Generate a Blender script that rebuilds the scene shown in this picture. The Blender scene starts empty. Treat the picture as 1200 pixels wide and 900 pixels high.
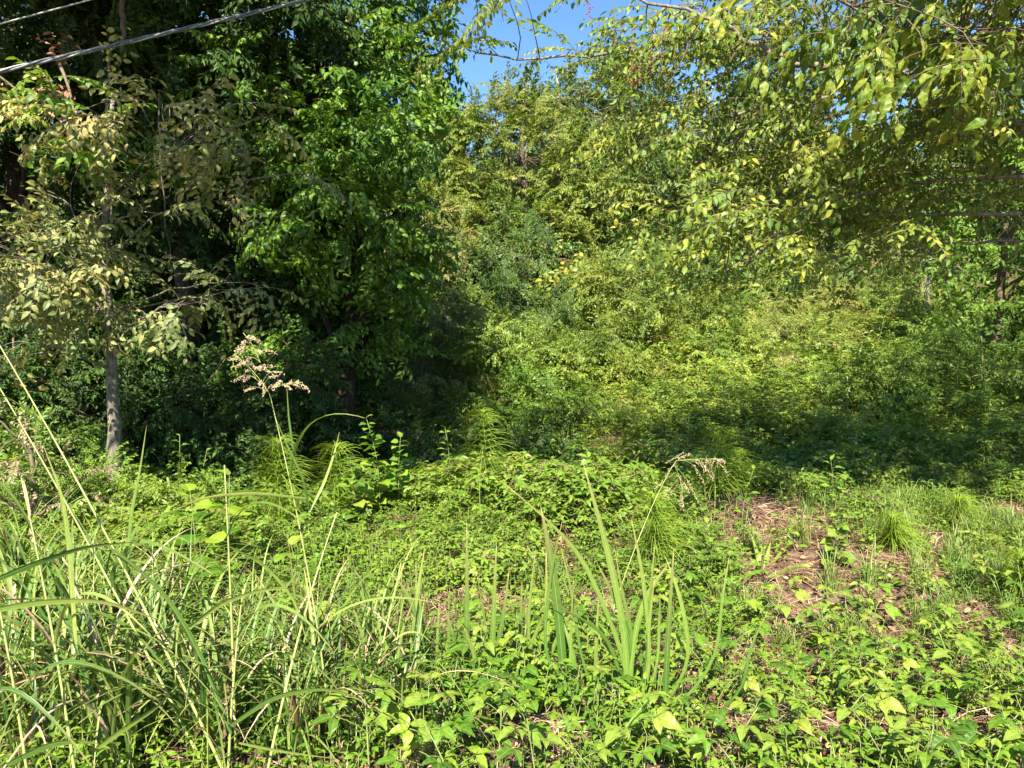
import bpy, math, random
import numpy as np
from mathutils import Vector, Matrix

# ------------------------------------------------------------------ camera, sky, sun, exposure
S = bpy.context.scene
C = S.collection
PITCH = math.radians(-4.62)
F = 867.0                      # focal length in pixels of the 1200 x 900 photograph
EYE = np.array([0.0, 0.0, 1.6])
cam = bpy.data.cameras.new('camera')
cam.sensor_width = 36.0
cam.lens = 36.0 * F / 1200.0
cam.clip_start = 0.05
cam.clip_end = 1500
camo = bpy.data.objects.new('camera', cam)
camo.location = EYE
camo.rotation_euler = (math.pi / 2 + PITCH, 0, 0)
C.objects.link(camo)
S.camera = camo

SUN_EL = math.radians(46)
SUN_AZ = math.radians(191)     # clockwise from +Y: behind the camera, a little to the left
to_sun = Vector((math.sin(SUN_AZ) * math.cos(SUN_EL), math.cos(SUN_AZ) * math.cos(SUN_EL), math.sin(SUN_EL)))
w = bpy.data.worlds.new('World')
S.world = w
w.use_nodes = True
nt = w.node_tree
bg = nt.nodes['Background']
sky = nt.nodes.new('ShaderNodeTexSky')
sky.sky_type = 'NISHITA'
sky.sun_disc = False
sky.sun_elevation = SUN_EL
sky.sun_rotation = SUN_AZ
sky.air_density = 1.1
sky.dust_density = 0.2
sky.ozone_density = 5.0
hs = nt.nodes.new('ShaderNodeHueSaturation')
hs.inputs['Saturation'].default_value = 1.12
nt.links.new(sky.outputs[0], hs.inputs['Color'])
nt.links.new(hs.outputs[0], bg.inputs[0])
bg.inputs[1].default_value = 0.07
sun = bpy.data.lights.new('sun', 'SUN')
sun.energy = 5.0
sun.angle = math.radians(0.5)
sun.color = (1.0, 0.93, 0.78)
suno = bpy.data.objects.new('sun', sun)
suno.rotation_euler = to_sun.to_track_quat('Z', 'Y').to_euler()
suno.location = (0, 0, 30)
C.objects.link(suno)
S.view_settings.view_transform = 'Standard'
S.view_settings.look = 'None'
S.view_settings.exposure = 1.75
S.view_settings.gamma = 1.0
S.render.engine = 'CYCLES'
S.cycles.max_bounces = 6
S.cycles.diffuse_bounces = 3
S.cycles.glossy_bounces = 2
S.cycles.transmission_bounces = 4
S.cycles.use_adaptive_sampling = True

# ------------------------------------------------------------------ pixel <-> world, terrain
cp, sp = math.cos(PITCH), math.sin(PITCH)


def ray(px, py):
    u, v = (px - 600) / F, (450 - py) / F
    return np.array([u, cp - v * sp, sp + v * cp])


def at(px, py, Y):
    d = ray(px, py)
    return EYE + d * (Y / d[1])


rngT = np.random.default_rng(5)
GRID = rngT.random((64, 64))


def vnoise(x, y, s=1.0, ox=0.0):
    x = np.asarray(x, float) / s + 17.3 + ox
    y = np.asarray(y, float) / s + 9.1 + ox * 1.7
    xi, yi = np.floor(x).astype(int), np.floor(y).astype(int)
    fx, fy = x - xi, y - yi
    fx = fx * fx * (3 - 2 * fx)
    fy = fy * fy * (3 - 2 * fy)
    a = GRID[xi % 64, yi % 64]
    b = GRID[(xi + 1) % 64, yi % 64]
    c = GRID[xi % 64, (yi + 1) % 64]
    d = GRID[(xi + 1) % 64, (yi + 1) % 64]
    return (a * (1 - fx) + b * fx) * (1 - fy) + (c * (1 - fx) + d * fx) * fy


def sstep(a, b, x):
    t = np.clip((np.asarray(x, float) - a) / (b - a), 0, 1)
    return t * t * (3 - 2 * t)


def gz(x, y):
    x = np.asarray(x, float)
    y = np.asarray(y, float)
    k = sstep(-0.7, 1.3, x)
    z = (1 - k) * 0.17 * np.maximum(0, np.minimum(y, 24) - 10.5) + k * 0.145 * np.maximum(0, np.minimum(y, 24) - 7.0)
    z = z + 0.34 * np.clip(y - 24, 0, 30) * sstep(24, 30, y)
    z = z - 0.95 * np.exp(-((x + 1.3) / 2.6) ** 2 - ((y - 8.7) / 1.45) ** 2) - 0.75 * np.exp(-((x + 2.25) / .8) ** 2 - ((y - 7.1) / .8) ** 2)
    z = z + 0.06 * np.exp(-((x + 0.3) / 1.9) ** 2 - ((y - 6.3) / 1.1) ** 2)
    z = z + 0.10 * np.exp(-((x - 2.3) / 0.9) ** 2 - ((y - 5.7) / 0.9) ** 2)
    z = z - 0.10 * np.exp(-((x - 1.6) / 1.3) ** 2 - ((y - 3.9) / 0.6) ** 2)
    far = sstep(8, 20, y)
    z = z + (vnoise(x, y, 1.3) - 0.5) * (0.16 + 0.2 * far) + (vnoise(x, y, 0.45, 3) - 0.5) * 0.07 + (vnoise(x, y, 5, 7) - 0.5) * 0.5 * far
    return z


def gpt(px, py):
    d = ray(px, py)
    t = 1.0
    for _ in range(4000):
        p = EYE + d * t
        if p[2] <= gz(p[0], p[1]):
            break
        t += 0.02
    return float(p[0]), float(p[1])


# ------------------------------------------------------------------ templates of vertices, triangles and leaf coordinates
class T:
    """V points, F triangles, A (across, along, random) per point, M material slot per face."""

    def __init__(s, V=None, F=None, A=None, M=None):
        s.V = np.zeros((0, 3)) if V is None else np.asarray(V, float)
        s.F = np.zeros((0, 3), int) if F is None else np.asarray(F, int)
        s.A = np.zeros((len(s.V), 3)) if A is None else np.asarray(A, float)
        s.M = np.zeros(len(s.F), int) if M is None else np.asarray(M, int)


def join(ts):
    V, F_, A, M, o = [], [], [], [], 0
    for t in ts:
        V.append(t.V)
        F_.append(t.F + o)
        A.append(t.A)
        M.append(t.M)
        o += len(t.V)
    if not V:
        return T()
    return T(np.vstack(V), np.vstack(F_), np.vstack(A), np.concatenate(M))


def norm(v):
    v = np.asarray(v, float)
    return v / np.maximum(np.linalg.norm(v, axis=-1, keepdims=True), 1e-9)


def stamp(t, P, X, Z, Sc, R=None, mix=0.4, sz=None):
    """copies of template t at P with local X along X and local Z near Z, all in one array"""
    P = np.atleast_2d(P)
    n = len(P)
    if n == 0:
        return T()
    X = norm(np.broadcast_to(X, (n, 3)))
    Z = np.broadcast_to(Z, (n, 3))
    Y = norm(np.cross(Z, X) + 1e-6)
    Z = np.cross(X, Y)
    Sc = np.broadcast_to(np.asarray(Sc, float), (n,))
    szv = Sc if sz is None else Sc * np.broadcast_to(sz, (n,))
    V = (t.V[None, :, 0, None] * X[:, None] + t.V[None, :, 1, None] * Y[:, None]) * Sc[:, None, None] + t.V[None, :, 2, None] * Z[:, None] * szv[:, None, None]
    V = V + P[:, None]
    k = len(t.V)
    Fc = (t.F[None] + (np.arange(n) * k)[:, None, None]).reshape(-1, 3)
    A = np.broadcast_to(t.A[None], (n, k, 3)).copy()
    if R is not None:
        A[:, :, 2] = A[:, :, 2] * (1 - mix) + np.asarray(R)[:, None] * mix
    return T(V.reshape(-1, 3), Fc, A.reshape(-1, 3), np.tile(t.M, n))


def tube(pts, rad, sides=5, m=1, rnd=0.5):
    pts = np.asarray(pts, float)
    n = len(pts)
    rad = np.broadcast_to(np.asarray(rad, float), (n,))
    tan = norm(np.gradient(pts, axis=0))
    ref = np.array([0.13, 0.31, 0.94]) if abs(tan[:, 2]).mean() < 0.8 else np.array([0.9, 0.4, 0.1])
    B = norm(np.cross(tan, ref))
    N = np.cross(B, tan)
    a = np.arange(sides) * 2 * math.pi / sides
    V = pts[:, None] + rad[:, None, None] * (np.cos(a)[None, :, None] * N[:, None] + np.sin(a)[None, :, None] * B[:, None])
    V = V.reshape(-1, 3)
    Fs = []
    for i in range(n - 1):
        for j in range(sides):
            p, q = i * sides + j, i * sides + (j + 1) % sides
            Fs += [(p, q, q + sides), (p, q + sides, p + sides)]
    V = np.vstack([V, pts[-1:]])
    e = len(V) - 1
    b = (n - 1) * sides
    Fs += [(b + j, b + (j + 1) % sides, e) for j in range(sides)]
    A = np.zeros((len(V), 3))
    A[:, 2] = rnd
    A[:-1, 1] = np.repeat(np.linspace(0, 1, n), sides)
    return T(V, Fs, A, np.full(len(Fs), m))


def leaf(kind='mid', L=1.0, W=0.5, fold=0.25, curl=0.12, rnd=0.5, seed=0, m=0):
    """one leaf from the origin along +X, face up +Z"""
    r = random.Random(seed)
    if kind == 'far':
        V = [(0, 0, 0), (L * .45, W * .5, fold * W * .5), (L, 0, -curl * L), (L * .45, -W * .5, fold * W * .5)]
        Fs = [(0, 2, 1), (0, 3, 2)]
        A = [(0, 0, rnd), (1, .45, rnd), (0, 1, rnd), (-1, .45, rnd)]
        return T(V, Fs, A, [m] * 2)
    if kind == 'mid':
        st = [(.3, .44), (.68, .38)]
    elif kind == 'round':
        st = [(.04, .3), (.2, .5), (.42, .56), (.62, .46), (.82, .25)]
    else:
        st = [(.12, .27), (.26, .47), (.42, .5), (.58, .42), (.74, .29), (.88, .13)]
    V = [(0, 0, 0)]
    A = [(0, 0, rnd)]
    tw = r.uniform(-.12, .12)
    for k, (t, h) in enumerate(st):
        zc = -curl * L * t * t + .06 * L * math.sin(t * 3)
        hh = h * W * (1 + (0.04 if k % 2 else -0.02) * (kind != 'mid'))
        wv = (0.05 * L * (1 if k % 2 else -1)) * (kind != 'mid')
        V += [(t * L, hh, zc + fold * hh + tw * hh + wv * .35), (t * L, 0, zc), (t * L, -hh, zc + fold * hh - tw * hh - wv * .35)]
        A += [(1, t, rnd), (0, t, rnd), (-1, t, rnd)]
    V.append((L, 0, -curl * L))
    A.append((0, 1, rnd))
    Fs = [(0, 2, 1), (0, 3, 2)]
    for k in range(len(st) - 1):
        a = 1 + 3 * k
        b = a + 3
        Fs += [(a, a + 1, b + 1), (a, b + 1, b), (a + 1, a + 2, b + 2), (a + 1, b + 2, b + 1)]
    a = 1 + 3 * (len(st) - 1)
    e = len(V) - 1
    Fs += [(a, a + 1, e), (a + 1, a + 2, e)]
    return T(V, Fs, A, [m] * len(Fs))


def bez(p0, p1, p2, n):
    t = np.linspace(0, 1, n)[:, None]
    return (1 - t) ** 2 * np.asarray(p0) + 2 * t * (1 - t) * np.asarray(p1) + t ** 2 * np.asarray(p2)


def strap(pts, width, side=None, fold=0.3, rnd=0.5, m=0, tip=0.45, base=0.7):
    """grass or sword blade along pts: V-folded strip tapering to a point"""
    pts = np.asarray(pts, float)
    n = len(pts)
    tan = norm(np.gradient(pts, axis=0))
    if side is None:
        side = (1, 0, 0)
    Sd = norm(np.cross(np.cross(tan, np.broadcast_to(side, (n, 3))), tan) + 1e-7)
    N = np.cross(tan, Sd)
    t = np.linspace(0, 1, n)
    wv = width * .5 * np.minimum(1, base + (1 - base) * t / .25) * np.clip((1 - t) / tip, 0, 1) ** .8
    V = np.stack([pts - Sd * wv[:, None] + N * (wv * fold)[:, None], pts, pts + Sd * wv[:, None] + N * (wv * fold)[:, None]], 1).reshape(-1, 3)
    A = np.zeros((n, 3, 3))
    A[:, 0, 0] = -1
    A[:, 2, 0] = 1
    A[:, :, 1] = t[:, None]
    A[:, :, 2] = rnd
    Fs = []
    for k in range(n - 1):
        a = 3 * k
        b = a + 3
        Fs += [(a, a + 1, b + 1), (a, b + 1, b), (a + 1, a + 2, b + 2), (a + 1, b + 2, b + 1)]
    return T(V, Fs, A.reshape(-1, 3), [m] * len(Fs))


def mesh_of(name, t, mats, smooth=False):
    me = bpy.data.meshes.new(name)
    nv, nf = len(t.V), len(t.F)
    me.vertices.add(nv)
    me.vertices.foreach_set('co', t.V.astype(np.float32).ravel())
    me.loops.add(nf * 3)
    me.polygons.add(nf)
    me.loops.foreach_set('vertex_index', t.F.astype(np.int32).ravel())
    me.polygons.foreach_set('loop_start', np.arange(0, nf * 3, 3, dtype=np.int32))
    me.polygons.foreach_set('material_index', t.M.astype(np.int32))
    me.polygons.foreach_set('use_smooth', np.full(nf, smooth) | (t.M == 1))
    a = me.attributes.new('luv', 'FLOAT_VECTOR', 'POINT')
    a.data.foreach_set('vector', t.A.astype(np.float32).ravel())
    for m in mats:
        me.materials.append(m)
    me.update()
    me.validate()
    return me


def obj(name, t, mats, parent=None, smooth=False):
    o = bpy.data.objects.new(name, mesh_of(name, t, mats if isinstance(mats, list) else [mats], smooth))
    C.objects.link(o)
    if parent is not None:
        o.parent = parent
    return o


def tag(o, label=None, cat=None, group=None, kind=None):
    if label:
        o['label'] = label
    if cat:
        o['category'] = cat
    if group:
        o['group'] = group
    if kind:
        o['kind'] = kind
    return o


def thing(name, label, cat, loc, group=None, rz=0.0):
    o = bpy.data.objects.new(name, None)
    o.empty_display_size = 0.1
    o.location = loc
    o.rotation_euler = (0, 0, rz)
    C.objects.link(o)
    return tag(o, label, cat, group)


def dup(root, loc, rz, scale=1.0, label=None, group=None):
    r = root.copy()
    C.objects.link(r)
    r.location = loc
    r.rotation_euler = (0, 0, rz)
    r.scale = (scale, scale, scale)
    if label:
        r['label'] = label
    if group:
        r['group'] = group
    for ch in list(root.children):
        c = ch.copy()
        C.objects.link(c)
        c.parent = r
        for g in list(ch.children):
            d = g.copy()
            C.objects.link(d)
            d.parent = c
    return r


# ------------------------------------------------------------------ materials
def newmat(name):
    m = bpy.data.materials.new(name)
    m.use_nodes = True
    n = m.node_tree
    n.nodes.clear()
    out = n.nodes.new('ShaderNodeOutputMaterial')
    return m, n, out


def ramp_node(n, stops):
    r = n.nodes.new('ShaderNodeValToRGB')
    e = r.color_ramp.elements
    while len(e) < len(stops):
        e.new(0.5)
    for k, (p, c) in enumerate(stops):
        e[k].position = p
        e[k].color = (c[0], c[1], c[2], 1)
    return r


def leafmat(name, cols, trans=0.38, rough=0.42, spec=0.35, vein=0.25, patch=1.6, tint=(1.25, 1.15, 0.5), along=0.0, amp=1.3):
    """leaf surface: colour by each leaf's own random value plus slow drift over the plant, light let through"""
    m, n, out = newmat(name)
    L = n.links
    at_ = n.nodes.new('ShaderNodeAttribute')
    at_.attribute_name = 'luv'
    sx = n.nodes.new('ShaderNodeSeparateXYZ')
    L.new(at_.outputs['Vector'], sx.inputs[0])
    tc = n.nodes.new('ShaderNodeTexCoord')
    nz = n.nodes.new('ShaderNodeTexNoise')
    nz.inputs['Scale'].default_value = patch
    nz.inputs['Detail'].default_value = 2
    L.new(tc.outputs['Object'], nz.inputs['Vector'])
    mm = n.nodes.new('ShaderNodeMath')
    mm.operation = 'MULTIPLY_ADD'
    L.new(nz.outputs[0], mm.inputs[0])
    mm.inputs[1].default_value = amp
    mm.inputs[2].default_value = -amp / 2
    ad = n.nodes.new('ShaderNodeMath')
    ad.operation = 'ADD'
    ad.use_clamp = True
    L.new(mm.outputs[0], ad.inputs[0])
    L.new(sx.outputs[2], ad.inputs[1])
    k = len(cols)
    rp = ramp_node(n, [(0.02 + 0.96 * i / (k - 1), c) for i, c in enumerate(cols)])
    L.new(ad.outputs[0], rp.inputs[0])
    col = rp.outputs[0]
    # mottling on the blade
    n2 = n.nodes.new('ShaderNodeTexNoise')
    n2.inputs['Scale'].default_value = 55
    L.new(tc.outputs['Object'], n2.inputs['Vector'])
    mx = n.nodes.new('ShaderNodeMixRGB')
    mx.blend_type = 'MULTIPLY'
    mx.inputs[0].default_value = 0.45
    L.new(col, mx.inputs[1])
    r2 = ramp_node(n, [(0.3, (0.62, 0.66, 0.6)), (0.7, (1.15, 1.15, 1.1))])
    L.new(n2.outputs[0], r2.inputs[0])
    L.new(r2.outputs[0], mx.inputs[2])
    col = mx.outputs[0]
    # midrib
    ab = n.nodes.new('ShaderNodeMath')
    ab.operation = 'ABSOLUTE'
    L.new(sx.outputs[0], ab.inputs[0])
    lt = n.nodes.new('ShaderNodeMath')
    lt.operation = 'LESS_THAN'
    L.new(ab.outputs[0], lt.inputs[0])
    lt.inputs[1].default_value = 0.09
    vm = n.nodes.new('ShaderNodeMath')
    vm.operation = 'MULTIPLY'
    L.new(lt.outputs[0], vm.inputs[0])
    vm.inputs[1].default_value = vein
    mv = n.nodes.new('ShaderNodeMixRGB')
    L.new(vm.outputs[0], mv.inputs[0])
    L.new(col, mv.inputs[1])
    mv.inputs[2].default_value = (0.42, 0.46, 0.22, 1)
    col = mv.outputs[0]
    if along:
        ma = n.nodes.new('ShaderNodeMixRGB')
        pw = n.nodes.new('ShaderNodeMath')
        pw.operation = 'POWER'
        L.new(sx.outputs[1], pw.inputs[0])
        pw.inputs[1].default_value = 5
        pm = n.nodes.new('ShaderNodeMath')
        pm.operation = 'MULTIPLY'
        L.new(pw.outputs[0], pm.inputs[0])
        pm.inputs[1].default_value = along
        L.new(pm.outputs[0], ma.inputs[0])
        L.new(col, ma.inputs[1])
        ma.inputs[2].default_value = (0.34, 0.27, 0.1, 1)
        col = ma.outputs[0]
    pr = n.nodes.new('ShaderNodeBsdfPrincipled')
    L.new(col, pr.inputs['Base Color'])
    pr.inputs['Roughness'].default_value = rough
    pr.inputs['Specular IOR Level'].default_value = spec
    tr = n.nodes.new('ShaderNodeBsdfTranslucent')
    tm = n.nodes.new('ShaderNodeMixRGB')
    tm.blend_type = 'MULTIPLY'
    tm.inputs[0].default_value = 1
    L.new(col, tm.inputs[1])
    tm.inputs[2].default_value = (*tint, 1)
    L.new(tm.outputs[0], tr.inputs[0])
    ms = n.nodes.new('ShaderNodeMixShader')
    ms.inputs[0].default_value = trans
    L.new(pr.outputs[0], ms.inputs[1])
    L.new(tr.outputs[0], ms.inputs[2])
    L.new(ms.outputs[0], out.inputs[0])
    return m


def plainmat(name, c1, c2, scale=18, rough=0.8, spec=0.2, bump=0.0, stretch=(1, 1, 1), metal=0.0, rnd=0.0):
    m, n, out = newmat(name)
    L = n.links
    tc = n.nodes.new('ShaderNodeTexCoord')
    mp = n.nodes.new('ShaderNodeMapping')
    mp.inputs['Scale'].default_value = stretch
    L.new(tc.outputs['Object'], mp.inputs[0])
    nz = n.nodes.new('ShaderNodeTexNoise')
    nz.inputs['Scale'].default_value = scale
    nz.inputs['Detail'].default_value = 5
    nz.inputs['Roughness'].default_value = 0.65
    L.new(mp.outputs[0], nz.inputs['Vector'])
    fac = nz.outputs[0]
    if rnd:
        a = n.nodes.new('ShaderNodeAttribute')
        a.attribute_name = 'luv'
        sx = n.nodes.new('ShaderNodeSeparateXYZ')
        L.new(a.outputs['Vector'], sx.inputs[0])
        mi = n.nodes.new('ShaderNodeMath')
        mi.operation = 'MULTIPLY_ADD'
        L.new(sx.outputs[2], mi.inputs[0])
        mi.inputs[1].default_value = rnd
        q = n.nodes.new('ShaderNodeMath')
        q.operation = 'MULTIPLY_ADD'
        L.new(nz.outputs[0], q.inputs[0])
        q.inputs[1].default_value = 1 - rnd
        q.inputs[2].default_value = 0
        L.new(q.outputs[0], mi.inputs[2])
        fac = mi.outputs[0]
    rp = ramp_node(n, [(0.3, c1), (0.7, c2)])
    L.new(fac, rp.inputs[0])
    pr = n.nodes.new('ShaderNodeBsdfPrincipled')
    L.new(rp.outputs[0], pr.inputs['Base Color'])
    pr.inputs['Roughness'].default_value = rough
    pr.inputs['Metallic'].default_value = metal
    pr.inputs['Specular IOR Level'].default_value = spec
    if bump:
        b = n.nodes.new('ShaderNodeBump')
        b.inputs['Strength'].default_value = bump
        b.inputs['Distance'].default_value = 0.02
        L.new(nz.outputs[0], b.inputs['Height'])
        L.new(b.outputs[0], pr.inputs['Normal'])
    L.new(pr.outputs[0], out.inputs[0])
    return m


M = {}
M['soil'] = plainmat('litter_soil', (0.04, 0.024, 0.016), (0.20, 0.125, 0.085), 26, 0.95, 0.1, 0.8)
M['bark_grey'] = plainmat('grey_bark', (0.07, 0.055, 0.04), (0.33, 0.28, 0.22), 34, 0.9, 0.1, 1.0, (1, 1, 0.45))
M['bark_brown'] = plainmat('brown_bark', (0.07, 0.05, 0.035), (0.21, 0.16, 0.11), 20, 0.9, 0.1, 0.6, (1, 1, 0.4))
M['bark_dark'] = plainmat('dark_bark', (0.025, 0.02, 0.015), (0.09, 0.07, 0.05), 20, 0.9, 0.1, 0.8, (1, 1, 0.4))
M['bark_pale'] = plainmat('pale_bark', (0.20, 0.17, 0.13), (0.42, 0.37, 0.30), 30, 0.85, 0.15, 0.4)
M['stem_green'] = plainmat('green_stem', (0.10, 0.15, 0.04), (0.24, 0.27, 0.08), 30, 0.6, 0.3)
M['stem_red'] = plainmat('reddish_stem', (0.10, 0.09, 0.03), (0.24, 0.17, 0.08), 30, 0.6, 0.3)
M['culm'] = plainmat('grass_culm', (0.20, 0.24, 0.07), (0.40, 0.42, 0.14), 9, 0.5, 0.4)
M['straw'] = plainmat('dead_straw', (0.12, 0.06, 0.04), (0.48, 0.32, 0.22), 12, 0.85, 0.2, rnd=0.8)
M['deadleaf'] = plainmat('dead_leaf', (0.12, 0.055, 0.03), (0.42, 0.24, 0.15), 12, 0.85, 0.2, rnd=0.8)
M['husk'] = plainmat('seed_husk', (0.36, 0.24, 0.15), (0.66, 0.50, 0.34), 60, 0.8, 0.2)
M['dry'] = plainmat('dry_frond', (0.12, 0.10, 0.05), (0.30, 0.24, 0.13), 12, 0.85, 0.2, rnd=0.8)
M['berry'] = plainmat('red_berry', (0.16, 0.02, 0.02), (0.28, 0.06, 0.04), 40, 0.4, 0.5)
M['cable'] = plainmat('weathered_cable', (0.05, 0.055, 0.06), (0.20, 0.21, 0.23), 50, 0.4, 0.5)
M['wire'] = plainmat('aluminium_wire', (0.30, 0.29, 0.27), (0.50, 0.48, 0.45), 50, 0.5, 0.5)
G = leafmat
M['bright'] = G('bright_leaf', [(0.06, 0.14, 0.012), (0.11, 0.23, 0.018), (0.17, 0.29, 0.022), (0.25, 0.34, 0.03)], 0.36, amp=0.8)
M['bramble'] = G('bramble_leaf', [(0.061, 0.132, 0.015), (0.11, 0.209, 0.018), (0.165, 0.275, 0.025), (0.209, 0.297, 0.04), (0.24, 0.29, 0.035)], 0.34, amp=0.8)
M['weed'] = G('weed_leaf', [(0.091, 0.179, 0.024), (0.156, 0.256, 0.028), (0.234, 0.32, 0.038), (0.338, 0.346, 0.048)], 0.36)
M['olive'] = G('olive_leaf', [(0.08, 0.12, 0.025), (0.143, 0.188, 0.039), (0.221, 0.25, 0.05), (0.325, 0.325, 0.066), (0.351, 0.263, 0.099)], 0.38, vein=0.1)
M['yellow'] = G('yellow_green_leaf', [(0.06, 0.12, 0.018), (0.12, 0.19, 0.025), (0.19, 0.26, 0.032), (0.28, 0.31, 0.04), (0.29, 0.23, 0.07)], 0.38, vein=0.1, patch=.9)
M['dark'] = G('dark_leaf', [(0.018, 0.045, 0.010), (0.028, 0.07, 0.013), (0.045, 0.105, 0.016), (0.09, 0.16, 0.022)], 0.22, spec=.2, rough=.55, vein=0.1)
M['vine'] = G('vine_leaf', [(0.05, 0.125, 0.014), (0.095, 0.21, 0.02), (0.15, 0.28, 0.025), (0.23, 0.33, 0.035)], 0.38, rough=0.42)
M['wood'] = G('olive_wood_leaf', [(0.05, 0.09, 0.018), (0.09, 0.14, 0.025), (0.15, 0.20, 0.035), (0.20, 0.19, 0.06)], 0.36, vein=0.1)
M['mid'] = G('mid_green_leaf', [(0.03, 0.075, 0.012), (0.055, 0.12, 0.018), (0.09, 0.17, 0.025), (0.16, 0.22, 0.035)], 0.34, vein=0.1)
M['sage'] = G('sage_leaf', [(0.11, 0.16, 0.045), (0.19, 0.23, 0.07), (0.36, 0.33, 0.11), (0.50, 0.41, 0.15)], 0.34, rough=0.5)
M['overhang'] = G('overhang_leaf', [(0.05, 0.11, 0.015), (0.11, 0.19, 0.02), (0.21, 0.27, 0.03), (0.36, 0.35, 0.04)], 0.38, rough=0.45, amp=0.8)
M['blade'] = G('grass_blade', [(0.055, 0.13, 0.022), (0.10, 0.19, 0.03), (0.17, 0.26, 0.045), (0.28, 0.33, 0.08)], 0.30, rough=0.4, vein=0.45, along=0.7)
M['sword'] = G('sword_blade', [(0.06, 0.14, 0.02), (0.11, 0.21, 0.03), (0.18, 0.28, 0.045)], 0.3, rough=0.5, spec=.25, vein=0.3, along=0.9)
M['strapy'] = G('pale_strap_leaf', [(0.22, 0.30, 0.05), (0.32, 0.38, 0.07)], 0.35, rough=0.45)
M['needle'] = G('horsetail_needle', [(0.15, 0.25, 0.025), (0.22, 0.33, 0.035), (0.30, 0.39, 0.06)], 0.42, rough=.7, spec=.1, vein=0.0, patch=4)
M['fine'] = G('fine_grass', [(0.08, 0.16, 0.03), (0.13, 0.23, 0.04), (0.22, 0.27, 0.07), (0.34, 0.31, 0.13)], 0.30, vein=0.0)
M['fern'] = G('fern_leaf', [(0.10, 0.17, 0.025), (0.17, 0.24, 0.03), (0.24, 0.27, 0.05), (0.31, 0.24, 0.08)], 0.36, vein=0.0)

# ------------------------------------------------------------------ ground, one sheet to the horizon
def axis(lo, hi, fine_lo, fine_hi, step, far):
    a = list(np.arange(fine_lo, fine_hi + 1e-6, step))
    g, x = step, fine_hi
    while x < hi:
        g *= 1.25
        x += g
        a.append(x)
    g, x = step, fine_lo
    b = []
    while x > lo:
        g *= 1.25
        x -= g
        b.append(x)
    return np.array(b[::-1] + a)


gx = axis(-700, 700, -9, 9, 0.14, 1)
gy = axis(-300, 900, 0, 14, 0.14, 1)
XX, YY = np.meshgrid(gx, gy)
ZZ = gz(XX, YY)
nx, ny = len(gx), len(gy)
idx = np.arange(nx * ny).reshape(ny, nx)
a_, b_, c_, d_ = idx[:-1, :-1].ravel(), idx[:-1, 1:].ravel(), idx[1:, 1:].ravel(), idx[1:, :-1].ravel()
gt = T(np.stack([XX.ravel(), YY.ravel(), ZZ.ravel()], 1), np.vstack([np.stack([a_, b_, c_], 1), np.stack([a_, c_, d_], 1)]))
ground = obj('ground', gt, M['soil'], smooth=True)
tag(ground, 'brown leaf littered ground rising to the back', None, None, 'structure')

# bare patches of litter, read off the photograph, as (x, y, radius x, radius y) on the ground
bare = []
for px, py, rx, ry in [(912, 630, .45, .75), (1030, 665, .3, .35), (880, 570, .4, .35), (965, 745, .3, .4), (900, 850, .2, .12), (960, 700, .45, .5), (975, 765, .5, .28), (860, 590, .35, .45), (1165, 610, .4, .5), (500, 745, .28, .28),
                       (335, 730, .28, .22), (575, 715, .25, .25), (1010, 590, .3, .4), (700, 715, .2, .2), (1130, 740, .25, .2), (700, 835, .16, .12),
                       (990, 860, .2, .16), (1060, 800, .2, .2), (760, 790, .2, .16), (870, 780, .22, .2), (1120, 860, .14, .12), (640, 880, .16, .12), (830, 880, .16, .1), (430, 830, .2, .18), (380, 770, .2, .2), (1180, 780, .2, .2), (560, 660, .2, .25), (650, 640, .15, .2), (960, 790, .3, .14), (880, 700, .2, .15), (1090, 640, .2, .3)]:
    x, y = gpt(px, py)
    bare.append((x, y, rx, ry))


def bareness(x, y):
    b = np.zeros(np.shape(x))
    for (cx, cy, rx, ry) in bare:
        b = np.maximum(b, np.exp(-(((x - cx) / rx) ** 2 + ((y - cy) / ry) ** 2) ** 1.5))
    return b * np.clip(0.2 + 1.3 * vnoise(x, y, 0.22, 14), 0, 1)


def inview(x, y, pad=0.6):
    return (np.abs(x) < y * 0.70 + pad) & (y > 1.9)


def frustum_pts(n, y0, y1, rng, pad=0.9, pw=0.9):
    """ground points spread evenly over the picture-wide wedge between y0 and y1"""
    u = rng.random(n)
    y = (y0 ** (1 + pw) + u * (y1 ** (1 + pw) - y0 ** (1 + pw))) ** (1 / (1 + pw))
    x = (rng.random(n) * 2 - 1) * (y * 0.72 + pad)
    return x, y


# ------------------------------------------------------------------ litter (stuff)
rng = np.random.default_rng(11)
st1 = strap([(0, 0, 0), (.35, .05, .04), (.7, .0, .05), (1, .10, 0)], 0.022, (0, 1, 0), 0.2, 0.5, 0)
x, y = frustum_pts(240000, 2.2, 11, rng, pw=0.4)
keep = (rng.random(len(x)) < 0.18 + 0.9 * bareness(x, y)) & inview(x, y)
x, y = x[keep], y[keep]
n = len(x)
th = rng.normal(0.3, 1.0, n) * 1.2
Xd = np.stack([np.cos(th), np.sin(th), rng.normal(0, .12, n)], 1)
P = np.stack([x, y, gz(x, y) + rng.random(n) * 0.05], 1)
litt = stamp(st1, P, Xd, np.stack([rng.normal(0, .3, n), rng.normal(0, .3, n), np.ones(n)], 1), 0.03 + rng.random(n) ** 2 * 0.19, rng.random(n), 1.0, 1.4)
o = obj('dead_straw', litt, M['straw'])
tag(o, 'dead straw lying on the bare patches', 'straw', None, 'stuff')
dl = leaf('mid', 1, .55, .5, .3, .5)
x, y = frustum_pts(26000, 2.2, 12, rng, pw=0.5)
keep = (rng.random(len(x)) < 0.3 + 0.9 * bareness(x, y)) & inview(x, y)
x, y = x[keep], y[keep]
n = len(x)
Nn = norm(np.stack([rng.normal(0, .6, n), rng.normal(0, .6, n), np.ones(n)], 1))
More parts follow.
